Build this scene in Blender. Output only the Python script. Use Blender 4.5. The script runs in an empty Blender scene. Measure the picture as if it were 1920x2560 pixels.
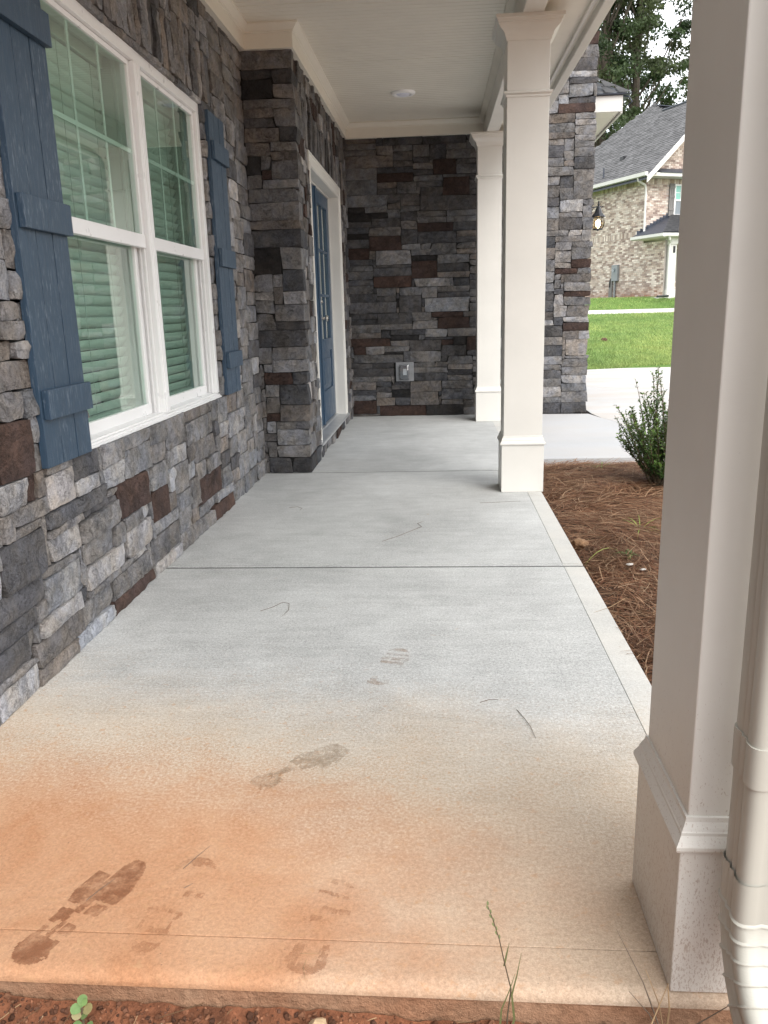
import bpy, bmesh, math, random
import numpy as np
from mathutils import Matrix, Vector, noise

# ---------------------------------------------------------------- camera, world, sun, exposure
sc = bpy.context.scene
COL = sc.collection
rad = math.radians

cam_d = bpy.data.cameras.new('camera')
cam = bpy.data.objects.new('camera', cam_d)
COL.objects.link(cam)
cam_d.sensor_fit = 'VERTICAL'
cam_d.sensor_height = 36.0
cam_d.lens = 2006.7 / 2560 * 36.0
cam_d.clip_start = 0.02
cam_d.clip_end = 2000
cam.matrix_world = Matrix(((0.99756526, 0.00963766, 0.06907005, 0.0),
                           (0.06461997, 0.24471355, -0.96743968, 0.0),
                           (-0.02622623, 0.96954752, 0.24349495, 1.17),
                           (0, 0, 0, 1)))
sc.camera = cam

SUN_EL, SUN_AZ = rad(42), rad(148)          # azimuth measured from +Y towards +X
world = bpy.data.worlds.new('World')
sc.world = world
world.use_nodes = True
wn, wl = world.node_tree.nodes, world.node_tree.links
wn.clear()
wo = wn.new('ShaderNodeOutputWorld')
bg = wn.new('ShaderNodeBackground')
sky = wn.new('ShaderNodeTexSky')
sky.sky_type = 'NISHITA'
sky.sun_disc = False
sky.sun_elevation = SUN_EL
sky.sun_rotation = SUN_AZ
sky.air_density = 1.0
sky.dust_density = 3.0
# a high overcast: white cloud over nearly the whole dome, thinner patches let some blue through
tc = wn.new('ShaderNodeTexCoord')
cn = wn.new('ShaderNodeTexNoise'); cn.inputs['Scale'].default_value = 2.2; cn.inputs['Detail'].default_value = 7
cr = wn.new('ShaderNodeMapRange')
cr.inputs['From Min'].default_value = 0.36; cr.inputs['From Max'].default_value = 0.56
cr.inputs['To Min'].default_value = 0.62; cr.inputs['To Max'].default_value = 0.97
cm = wn.new('ShaderNodeMix'); cm.data_type = 'RGBA'
cm.inputs['B'].default_value = (7.4, 7.5, 7.6, 1)
wl.new(tc.outputs['Generated'], cn.inputs['Vector'])
wl.new(cn.outputs['Fac'], cr.inputs['Value'])
wl.new(cr.outputs['Result'], cm.inputs['Factor'])
wl.new(sky.outputs['Color'], cm.inputs['A'])
wl.new(cm.outputs['Result'], bg.inputs['Color'])
bg.inputs['Strength'].default_value = 0.15
wl.new(bg.outputs['Background'], wo.inputs['Surface'])

sun_d = bpy.data.lights.new('sun', 'SUN')
sun_d.energy = 1.4
sun_d.angle = rad(45)
sun_d.color = (1.0, 0.975, 0.94)
sun = bpy.data.objects.new('sun', sun_d)
COL.objects.link(sun)
sdir = Vector((math.sin(SUN_AZ) * math.cos(SUN_EL), math.cos(SUN_AZ) * math.cos(SUN_EL), math.sin(SUN_EL)))
sun.rotation_euler = sdir.to_track_quat('Z', 'Y').to_euler()
sun.location = (20, -20, 40)

sc.view_settings.view_transform = 'Standard'
sc.view_settings.look = 'None'
sc.view_settings.gamma = 1.0
sc.view_settings.use_curve_mapping = False
sc.view_settings.exposure = 1.12
sc.render.engine = 'CYCLES'
sc.cycles.max_bounces = 10
sc.cycles.diffuse_bounces = 6
sc.cycles.glossy_bounces = 4
sc.cycles.transparent_max_bounces = 12
sc.cycles.use_denoising = True

# ---------------------------------------------------------------- helpers
R = random.Random(7)
ROOTLOC = {}

def wloc(o):
    return ROOTLOC.get(o.name, Vector((0, 0, 0))) if o else Vector((0, 0, 0))

def thing(name, label, cat, loc=(0, 0, 0), group=None, kind=None):
    o = bpy.data.objects.new(name, None)
    o.empty_display_size = 0.1
    COL.objects.link(o)
    o.location = loc
    ROOTLOC[o.name] = Vector(loc)
    tag(o, label, cat, group, kind)
    return o

def tag(o, label=None, cat=None, group=None, kind=None):
    if label: o['label'] = label
    if cat: o['category'] = cat
    if group: o['group'] = group
    if kind: o['kind'] = kind
    return o

def link_mesh(name, me, m, parent=None, loc=None):
    o = bpy.data.objects.new(name, me)
    COL.objects.link(o)
    if m is not None and not me.materials:
        me.materials.append(m)
    if parent is not None:
        o.parent = parent
    if loc is not None:
        o.location = Vector(loc) - wloc(parent)
        ROOTLOC[o.name] = Vector(loc)
    else:
        ROOTLOC[o.name] = Vector(wloc(parent))
    return o

class MB:
    """collects polygons in world coordinates, links them as ONE mesh object"""
    def __init__(s):
        s.v, s.f = [], []
    def add(s, vs, fs):
        o = len(s.v)
        s.v += [tuple(p) for p in vs]
        s.f += [tuple(i + o for i in f) for f in fs]
        return s
    def box(s, x0, x1, y0, y1, z0, z1):
        vs = [(x, y, z) for z in (z0, z1) for y in (y0, y1) for x in (x0, x1)]
        return s.add(vs, [(0, 2, 3, 1), (4, 5, 7, 6), (0, 1, 5, 4), (2, 6, 7, 3), (0, 4, 6, 2), (1, 3, 7, 5)])
    def hexa(s, p):            # 8 corners in the order of box()
        return s.add(p, [(0, 2, 3, 1), (4, 5, 7, 6), (0, 1, 5, 4), (2, 6, 7, 3), (0, 4, 6, 2), (1, 3, 7, 5)])
    def prism(s, prof, fa, fb):   # closed profile swept from fa(p) to fb(p)
        n = len(prof)
        a = [fa(*p) for p in prof]; b = [fb(*p) for p in prof]
        fs = [(i, (i + 1) % n, n + (i + 1) % n, n + i) for i in range(n)]
        return s.add(a + b, fs + [tuple(range(n - 1, -1, -1)), tuple(range(n, 2 * n))])
    def ring(s, prof, x0, x1, y0, y1):   # closed profile (out, z) mitred round a rectangle
        n = len(prof); vs = []
        for (sx, sy, cx, cy) in ((-1, -1, x0, y0), (1, -1, x1, y0), (1, 1, x1, y1), (-1, 1, x0, y1)):
            vs += [(cx + sx * o, cy + sy * o, z) for o, z in prof]
        fs = []
        for k in range(4):
            a, b = k * n, ((k + 1) % 4) * n
            fs += [(a + i, b + i, b + (i + 1) % n, a + (i + 1) % n) for i in range(n)]
        return s.add(vs, fs)
    def tube(s, path, r, n=8, cap=True):
        path = [Vector(p) for p in path]
        rr = r if isinstance(r, (list, tuple)) else [r] * len(path)
        rings = []
        up = Vector((0.013, 0.021, 1.0))
        for i, p in enumerate(path):
            t = (path[min(i + 1, len(path) - 1)] - path[max(i - 1, 0)]).normalized()
            a = t.cross(up)
            if a.length < 0.05: a = t.cross(Vector((1, 0.02, 0)))
            a.normalize(); b = a.cross(t)
            rings.append([p + rr[i] * (a * math.cos(2 * math.pi * k / n) + b * math.sin(2 * math.pi * k / n)) for k in range(n)])
        vs = [q for rg in rings for q in rg]; fs = []
        for i in range(len(path) - 1):
            fs += [(i * n + k, i * n + (k + 1) % n, (i + 1) * n + (k + 1) % n, (i + 1) * n + k) for k in range(n)]
        if cap: fs += [tuple(range(n - 1, -1, -1)), tuple(range((len(path) - 1) * n, len(path) * n))]
        return s.add(vs, fs)
    def lathe(s, prof, c, n=20):   # (r, z) round a vertical axis
        m = len(prof)
        vs = [(c[0] + r * math.cos(2 * math.pi * k / n), c[1] + r * math.sin(2 * math.pi * k / n), c[2] + z) for k in range(n) for r, z in prof]
        fs = [(k * m + i, ((k + 1) % n) * m + i, ((k + 1) % n) * m + i + 1, k * m + i + 1) for k in range(n) for i in range(m - 1)]
        return s.add(vs, fs)
    def warp(s, fn):
        s.v = [fn(*p) for p in s.v]; return s
    def build(s, name, m, parent=None, bevel=0.0, smooth=False, seg=2):
        pl = wloc(parent)
        me = bpy.data.meshes.new(name)
        me.from_pydata([(x - pl.x, y - pl.y, z - pl.z) for x, y, z in s.v], [], s.f)
        bm = bmesh.new(); bm.from_mesh(me)
        bmesh.ops.recalc_face_normals(bm, faces=bm.faces)
        if bevel:
            bmesh.ops.bevel(bm, geom=[e for e in bm.edges if e.is_manifold and e.calc_face_angle(0) > 0.35],
                            offset=bevel, segments=seg, affect='EDGES', profile=0.5, clamp_overlap=True)
        bm.to_mesh(me); bm.free()
        if smooth:
            me.polygons.foreach_set('use_smooth', [True] * len(me.polygons))
            if smooth == 'auto': me.set_sharp_from_angle(angle=rad(35))
        me.update()
        return link_mesh(name, me, m, parent)

def copy_tree(o, delta, parent=None):
    c = o.copy(); COL.objects.link(c)
    ROOTLOC[c.name] = wloc(o) + Vector(delta)
    if parent is not None: c.parent = parent
    else: c.location = Vector(o.location) + Vector(delta)
    for ch in list(o.children): copy_tree(ch, delta, c)
    return c

# ---------------------------------------------------------------- materials
class NT:
    def __init__(s, name):
        s.m = bpy.data.materials.new(name); s.m.use_nodes = True
        s.n, s.l = s.m.node_tree.nodes, s.m.node_tree.links
        s.n.clear()
        s.out = s.n.new('ShaderNodeOutputMaterial')
        s.b = s.n.new('ShaderNodeBsdfPrincipled')
        s.l.new(s.b.outputs[0], s.out.inputs[0])
        s.co = s.n.new('ShaderNodeTexCoord')
    def set(s, sock, v):
        if hasattr(v, 'is_output') or hasattr(v, 'links'): s.l.new(v, sock)
        elif isinstance(v, tuple) and len(v) == 3 and sock.type == 'RGBA': sock.default_value = (*v, 1)
        else: sock.default_value = v
    def vec(s, scale=(1, 1, 1), src='Object', off=None):
        mp = s.n.new('ShaderNodeMapping'); mp.inputs['Scale'].default_value = scale
        s.l.new(s.co.outputs[src], mp.inputs['Vector'])
        if off is not None: s.l.new(off, mp.inputs['Location'])
        return mp.outputs[0]
    def noise(s, scale, detail=4, rough=0.55, v=None, dist=0.0):
        t = s.n.new('ShaderNodeTexNoise')
        t.inputs['Scale'].default_value = scale; t.inputs['Detail'].default_value = detail
        t.inputs['Roughness'].default_value = rough; t.inputs['Distortion'].default_value = dist
        s.l.new(v if v is not None else s.co.outputs['Object'], t.inputs['Vector'])
        return t.outputs['Fac']
    def voro(s, scale, v=None, feature='F1', out='Distance'):
        t = s.n.new('ShaderNodeTexVoronoi'); t.feature = feature
        t.inputs['Scale'].default_value = scale
        s.l.new(v if v is not None else s.co.outputs['Object'], t.inputs['Vector'])
        return t.outputs[out]
    def rng(s, val, a, b, c=0.0, d=1.0, smooth=False):
        t = s.n.new('ShaderNodeMapRange')
        if smooth: t.interpolation_type = 'SMOOTHSTEP'
        s.set(t.inputs['Value'], val)
        for k, x in (('From Min', a), ('From Max', b), ('To Min', c), ('To Max', d)): t.inputs[k].default_value = x
        return t.outputs[0]
    def math(s, op, a, b=0.0, c=None):
        t = s.n.new('ShaderNodeMath'); t.operation = op
        s.set(t.inputs[0], a); s.set(t.inputs[1], b)
        if c is not None: s.set(t.inputs[2], c)
        return t.outputs[0]
    def mix(s, f, a, b, mode='MIX'):
        t = s.n.new('ShaderNodeMix'); t.data_type = 'RGBA'; t.blend_type = mode
        s.set(t.inputs['Factor'], f); s.set(t.inputs['A'], a); s.set(t.inputs['B'], b)
        return t.outputs['Result']
    def scale(s, col, f):          # colour times a scalar
        t = s.n.new('ShaderNodeVectorMath'); t.operation = 'SCALE'
        s.set(t.inputs[0], col); s.set(t.inputs['Scale'], f)
        return t.outputs[0]
    def xyz(s, src='Object'):
        t = s.n.new('ShaderNodeSeparateXYZ'); s.l.new(s.co.outputs[src], t.inputs[0]); return t.outputs
    def bump(s, h, strength=0.3, dist=0.01, prev=None):
        t = s.n.new('ShaderNodeBump'); t.inputs['Strength'].default_value = strength; t.inputs['Distance'].default_value = dist
        s.set(t.inputs['Height'], h)
        if prev is not None: s.l.new(prev, t.inputs['Normal'])
        return t.outputs[0]
    def done(s, col=None, rough=0.6, nrm=None, **kw):
        if col is not None: s.set(s.b.inputs['Base Color'], col)
        s.set(s.b.inputs['Roughness'], rough)
        if nrm is not None: s.l.new(nrm, s.b.inputs['Normal'])
        for k, v in kw.items(): s.set(s.b.inputs[k.replace('_', ' ')], v)
        return s.m

def m_stone(many=False):
    t = NT('ledge_stone')
    oi = t.n.new('ShaderNodeObjectInfo')
    at = t.n.new('ShaderNodeAttribute'); at.attribute_name = 'tint'
    base = at.outputs['Color'] if many else oi.outputs['Color']
    off = t.n.new('ShaderNodeCombineXYZ')
    for i, k in enumerate((37.0, 91.0, 53.0)): t.l.new(t.math('MULTIPLY', oi.outputs['Random'], k), off.inputs[i])
    v = t.vec((1, 1, 1), off=off.outputs[0])
    big = t.noise(5.0, 3, 0.55, v, 0.4)
    mid = t.noise(22, 6, 0.68, v, 0.3)
    fine = t.noise(120, 4, 0.7, v)
    k = t.math('ADD', t.rng(big, 0.28, 0.72, 0.62, 1.38), t.rng(mid, 0.3, 0.7, -0.30, 0.30))
    k = t.math('ADD', k, t.rng(fine, 0.3, 0.7, -0.24, 0.24))
    col = t.scale(base, k)
    hue = t.noise(7.0, 3, 0.6, t.vec((1.3, 1.3, 1.3), off=off.outputs[0]))
    col = t.mix(t.rng(hue, 0.42, 0.68), col, t.mix(1.0, col, (1.06, 0.99, 0.92), 'MULTIPLY'))
    col = t.mix(t.rng(hue, 0.58, 0.34), col, t.mix(1.0, col, (0.94, 0.96, 1.04), 'MULTIPLY'))
    pale = t.rng(t.noise(46, 5, 0.75, v, 0.8), 0.66, 0.76, 0.0, 0.45)
    col = t.mix(pale, col, (0.42, 0.42, 0.41))
    crack = t.rng(t.noise(9, 5, 0.7, v, 1.2), 0.485, 0.50, 0.0, 1.0)
    crack2 = t.rng(t.noise(9, 5, 0.7, v, 1.2), 0.50, 0.515, 1.0, 0.0)
    ck = t.math('MULTIPLY', t.math('MULTIPLY', crack, crack2), 0.35)
    col = t.mix(ck, col, t.scale(col, 0.45))
    h = t.math('ADD', t.math('MULTIPLY', mid, 1.0), t.math('MULTIPLY', fine, 0.55))
    h = t.math('SUBTRACT', h, t.math('MULTIPLY', ck, 0.8))
    n = t.bump(h, 0.9, 0.022)
    return t.done(col, 0.85, n, Specular_IOR_Level=0.28)

def m_simple(name, col, rough=0.5, var=0.08, scale=8, bump=0.0, bscale=60, spec=0.5, metal=0.0):
    t = NT(name)
    f = t.math('ADD', t.rng(t.noise(scale, 4), 0.3, 0.7, 1 - var, 1 + var), t.rng(t.noise(scale * 9, 3), 0.3, 0.7, -var * .4, var * .4))
    c = t.scale(col, f)
    n = t.bump(t.noise(bscale, 4), bump, 0.003) if bump else None
    return t.done(c, t.rng(t.noise(scale * 2, 3), 0.3, 0.7, max(0, rough - .06), min(1, rough + .06)), n, Specular_IOR_Level=spec, Metallic=metal)

def m_paint(name, col, splash=0.0):
    """satin trim paint on wood-grain fibre cement; splash: red clay thrown up by rain on the lower part"""
    t = NT(name)
    v = t.vec((1, 1, 1))
    f = t.rng(t.noise(3.0, 4, 0.6, v), 0.3, 0.7, 0.955, 1.03)
    c = t.scale(col, f)
    g = t.noise(60, 4, 0.6, t.vec((1, 1, 9)))
    n = t.bump(g, 0.10, 0.002)
    # small scuffs and dots everywhere
    dots = t.rng(t.voro(38, t.vec((1, 1, 0.7))), 0.045, 0.02, 0.0, 0.35)
    c = t.mix(t.math('MULTIPLY', dots, t.rng(t.noise(4, 2), 0.5, 0.62)), c, (0.20, 0.16, 0.12))
    if splash:
        z = t.xyz()[2]
        low = t.rng(z, 0.75, 0.02, 0.0, 1.0)
        sp = t.noise(150, 4, 0.7, t.vec((1, 1, 0.4)))
        sp2 = t.noise(330, 3, 0.7, t.vec((1, 1, 0.4)))
        thr = t.math('SUBTRACT', 0.765, t.math('MULTIPLY', low, 0.16))
        s1 = t.math('MULTIPLY', t.math('GREATER_THAN', sp, thr), t.rng(low, 0, 0.25))
        s2 = t.math('MULTIPLY', t.math('GREATER_THAN', sp2, t.math('SUBTRACT', 0.73, t.math('MULTIPLY', low, 0.17))), t.rng(low, 0, 0.3))
        c = t.mix(t.math('MULTIPLY', t.math('MAXIMUM', s1, s2), 0.45 * splash), c, (0.25, 0.14, 0.085))
        dust = t.math('MULTIPLY', t.rng(low, 0.25, 1.0), t.rng(t.noise(7, 4), 0.35, 0.75, 0.1, 0.5))
        c = t.mix(t.math('MULTIPLY', dust, 0.5 * splash), c, (0.42, 0.27, 0.16))
    return t.done(c, 0.42, n, Specular_IOR_Level=0.4)

def m_shutter():
    t = NT('blue_shutter_paint')
    oi = t.n.new('ShaderNodeObjectInfo')
    off = t.n.new('ShaderNodeCombineXYZ')
    t.l.new(t.math('MULTIPLY', oi.outputs['Random'], 31.0), off.inputs[1])
    v = t.vec((14, 14, 0.9), off=off.outputs[0])
    grain = t.noise(5.5, 7, 0.68, v, 1.6)
    fine = t.noise(6.5, 4, 0.7, t.vec((18, 18, 3.0), off=off.outputs[0]))
    c = t.scale((0.025, 0.053, 0.091), t.rng(grain, 0.3, 0.7, 0.86, 1.16))
    blot = t.noise(3.0, 3, 0.5, t.vec((1, 1, 1), off=off.outputs[0]))
    glint = t.math('MULTIPLY', t.rng(fine, 0.54, 0.64), t.rng(blot, 0.36, 0.60))  # glints on the wood grain, put into the paint colour as pale flecks
    c = t.mix(t.math('MULTIPLY', glint, 0.55), c, (0.19, 0.235, 0.29))
    n = t.bump(t.math('ADD', grain, t.math('MULTIPLY', fine, 0.6)), 0.55, 0.004)
    return t.done(c, t.rng(grain, 0.3, 0.7, 0.36, 0.55), n, Specular_IOR_Level=0.45)

CLAY = (0.40, 0.175, 0.085)
def m_slab():
    t = NT('porch_concrete')
    x, y, z = t.xyz()
    v = t.vec((1, 1, 1))
    big = t.noise(1.3, 5, 0.6, v, 0.3)
    mid = t.noise(7, 5, 0.65, v)
    sweep = t.noise(9, 6, 0.68, t.vec((0.45, 2.6, 1)), 0.7)
    grit = t.noise(120, 3, 0.85, v)
    grit2 = t.noise(300, 2, 0.85, v)
    k = t.math('ADD', t.rng(big, 0.3, 0.7, 0.86, 1.12), t.rng(mid, 0.3, 0.7, -0.07, 0.07))
    k = t.math('ADD', k, t.rng(sweep, 0.3, 0.7, -0.085, 0.07))
    near = t.rng(y, 5.5, 1.6, 0.5, 1.0)
    k = t.math('ADD', k, t.math('MULTIPLY', near, t.rng(grit, 0.3, 0.7, -0.40, 0.32)))
    k = t.math('ADD', k, t.math('MULTIPLY', near, t.math('ADD', t.rng(grit2, 0.3, 0.7, -0.34, 0.26), t.rng(t.noise(52, 4, 0.75, t.vec((1, 1.5, 1))), 0.3, 0.7, -0.13, 0.12))))
    c = t.scale((0.490, 0.498, 0.490), k)
    # the smoother, paler trowelled edge along the mulch bed
    edge = t.math('GREATER_THAN', x, 0.572)
    c = t.mix(t.math('MULTIPLY', edge, t.rng(t.noise(3.2, 4), 0.3, 0.7, 0.25, 0.9)), c, (0.56, 0.545, 0.505))
    # red clay washed in from the open end: strong at the left front, thinning to beige
    w = t.noise(2.6, 6, 0.62, v, 0.5)
    d = t.math('ADD', y, t.math('MULTIPLY', t.math('ADD', x, 0.6), 0.16))
    d = t.math('ADD', d, t.rng(w, 0.25, 0.75, -0.13, 0.13))
    d = t.math('ADD', d, t.math('MULTIPLY', t.math('SUBTRACT', grit, 0.5), 0.75))
    strong = t.math('MULTIPLY', t.rng(d, 2.06, 1.56, 0.0, 0.93, True), t.rng(t.math('ADD', x, t.rng(t.noise(3.4, 5, 0.65, v), 0.3, 0.7, -0.22, 0.22)), -0.55, 0.40, 1.0, 0.26, True))
    weak = t.rng(d, 2.55, 1.78, 0.0, 0.50, True)
    c = t.mix(weak, c, t.mix(1.0, c, (1.22, 0.98, 0.72), 'MULTIPLY'))
    c = t.mix(weak, c, (0.50, 0.39, 0.275))
    clay = t.scale(t.mix(t.rng(t.noise(3.1, 5, 0.65, v, 0.6), 0.38, 0.62), (0.50, 0.285, 0.165), (0.43, 0.205, 0.100)), t.rng(grit, 0.3, 0.7, 0.78, 1.20))
    c = t.mix(strong, c, clay)
    # grains and splashes of dried clay round the fringe
    spl = t.math('MULTIPLY', t.rng(t.noise(34, 5, 0.75, t.vec((1, 1.3, 1))), 0.57, 0.65), t.rng(d, 2.70, 1.85, 0.0, 0.75))
    c = t.mix(t.math('MULTIPLY', spl, t.rng(x, 0.5, -0.4, 0.35, 1.0)), c, (0.47, 0.27, 0.145))
    # stray clay smears further in
    sm = t.math('MULTIPLY', t.rng(t.noise(9, 5, 0.7, t.vec((1, 1.7, 1)), 0.6), 0.66, 0.74), t.rng(t.noise(1.7, 2, 0.5, v), 0.45, 0.62))
    c = t.mix(t.math('MULTIPLY', sm, 0.55), c, (0.46, 0.30, 0.15))
    # dark flecks and little pits
    fl = t.rng(t.voro(30, t.vec((1, 1.6, 1))), 0.07, 0.035)
    c = t.mix(t.math('MULTIPLY', fl, t.rng(t.noise(2.2, 2), 0.46, 0.58, 0, 0.75)), c, (0.10, 0.085, 0.07))
    h = t.math('ADD', t.math('MULTIPLY', grit, 0.7), t.math('MULTIPLY', grit2, 0.4))
    h = t.math('ADD', h, t.math('MULTIPLY', sweep, 0.4))
    n = t.bump(h, 0.45, 0.004)
    return t.done(c, 0.82, n, Specular_IOR_Level=0.3)

def m_slab_side():
    t = NT('slab_edge_concrete')
    g = t.noise(45, 5, 0.75)
    c = t.mix(t.rng(t.noise(5, 5, 0.6), 0.32, 0.6), (0.30, 0.15, 0.085), (0.36, 0.22, 0.14))
    c = t.scale(c, t.rng(g, 0.3, 0.7, 0.7, 1.2))
    return t.done(c, 0.9, t.bump(g, 0.8, 0.012), Specular_IOR_Level=0.2)

def m_conc(name, base, warm):
    t = NT(name)
    k = t.math('ADD', t.rng(t.noise(0.9, 5, 0.6), 0.3, 0.7, 0.92, 1.06), t.rng(t.noise(60, 4, 0.7), 0.3, 0.7, -0.05, 0.05))
    c = t.scale(base, k)
    c = t.mix(t.rng(t.noise(1.1, 5, 0.65, t.vec((0.6, 1.6, 1))), 0.42, 0.72, 0, 0.75), c, warm)
    return t.done(c, 0.85, t.bump(t.noise(90, 4, 0.7), 0.2, 0.004), Specular_IOR_Level=0.25)

def m_soil():
    t = NT('red_clay_soil')
    a = t.noise(14, 6, 0.7); b = t.noise(70, 4, 0.7)
    c = t.mix(t.rng(a, 0.35, 0.65), (0.105, 0.044, 0.024), (0.25, 0.10, 0.052))
    c = t.mix(t.rng(t.noise(5, 4), 0.55, 0.7, 0, 0.6), c, (0.36, 0.185, 0.10))
    c = t.scale(c, t.rng(b, 0.3, 0.7, 0.7, 1.25))
    return t.done(c, 0.92, t.bump(t.math('ADD', a, t.math('MULTIPLY', b, 0.5)), 0.9, 0.012), Specular_IOR_Level=0.2)

def m_ground():
    t = NT('open_ground')
    y = t.xyz()[1]
    grass = t.scale((0.085, 0.155, 0.030), t.rng(t.noise(1.3, 5), 0.3, 0.7, 0.75, 1.25))
    dirt = t.mix(t.rng(t.noise(0.8, 5), 0.35, 0.65), (0.23, 0.125, 0.075), (0.30, 0.20, 0.13))
    c = t.mix(t.rng(t.math('ADD', y, t.rng(t.noise(0.5, 3), 0.3, 0.7, -1, 1)), 13.5, 14.0), dirt, grass)
    return t.done(c, 0.92, t.bump(t.noise(20, 4), 0.3, 0.01), Specular_IOR_Level=0.2)

def m_attr(name, rough=0.7, var=0.15, scale=20, bump=0.0, spec=0.3, trans=0.0, mul=(1, 1, 1)):
    """colour stored per face (one value per leaf, brick, needle ...) with a little grain"""
    t = NT(name)
    at = t.n.new('ShaderNodeAttribute'); at.attribute_name = 'tint'
    c = t.scale(at.outputs['Color'], t.rng(t.noise(scale, 4, 0.65), 0.3, 0.7, 1 - var, 1 + var))
    n = t.bump(t.noise(scale * 3, 3), bump, 0.01) if bump else None
    t.done(c, rough, n, Specular_IOR_Level=spec)
    if trans:
        tr = t.n.new('ShaderNodeBsdfTranslucent'); t.l.new(t.scale(c, 1.4), tr.inputs[0])
        mx = t.n.new('ShaderNodeMixShader'); mx.inputs[0].default_value = trans
        t.l.new(t.b.outputs[0], mx.inputs[1]); t.l.new(tr.outputs[0], mx.inputs[2]); t.l.new(mx.outputs[0], t.out.inputs[0])
    return t.m

def m_glass(name, tint, refl=1.0):
    t = NT(name)
    t.n.remove(t.b)
    tr = t.n.new('ShaderNodeBsdfTransparent'); tr.inputs[0].default_value = (*tint, 1)
    gl = t.n.new('ShaderNodeBsdfGlossy'); gl.inputs['Roughness'].default_value = 0.012; gl.inputs['Color'].default_value = (0.95, 1, 0.98, 1)
    fr = t.n.new('ShaderNodeFresnel'); fr.inputs['IOR'].default_value = 1.5
    ge = t.n.new('ShaderNodeNewGeometry')
    f = t.math('MULTIPLY', t.math('MULTIPLY', fr.outputs[0], refl), t.math('SUBTRACT', 1.0, ge.outputs['Backfacing']))
    mx = t.n.new('ShaderNodeMixShader')
    t.l.new(f, mx.inputs[0]); t.l.new(tr.outputs[0], mx.inputs[1]); t.l.new(gl.outputs[0], mx.inputs[2])
    t.l.new(mx.outputs[0], t.out.inputs[0])
    return t.m

def m_emit(name, col, strength):
    t = NT(name)
    return t.done(col, 0.4, None, Emission_Color=(*col, 1), Emission_Strength=strength)

def m_print():
    """clay of a boot print: breaks up into grains towards nothing"""
    t = NT('clay_print')
    oi = t.n.new('ShaderNodeObjectInfo')
    g = t.noise(75, 4, 0.75); b = t.noise(16, 4, 0.65)
    a = t.rng(t.math('ADD', t.math('MULTIPLY', g, 0.5), t.math('MULTIPLY', b, 0.7)), 0.44, 0.70)
    a = t.math('MULTIPLY', a, oi.outputs['Alpha'])
    c = t.scale(oi.outputs['Color'], t.rng(t.noise(150, 3), 0.3, 0.7, 0.8, 1.2))
    t.done(c, 0.9, None, Alpha=a, Specular_IOR_Level=0.2)
    return t.m

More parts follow.
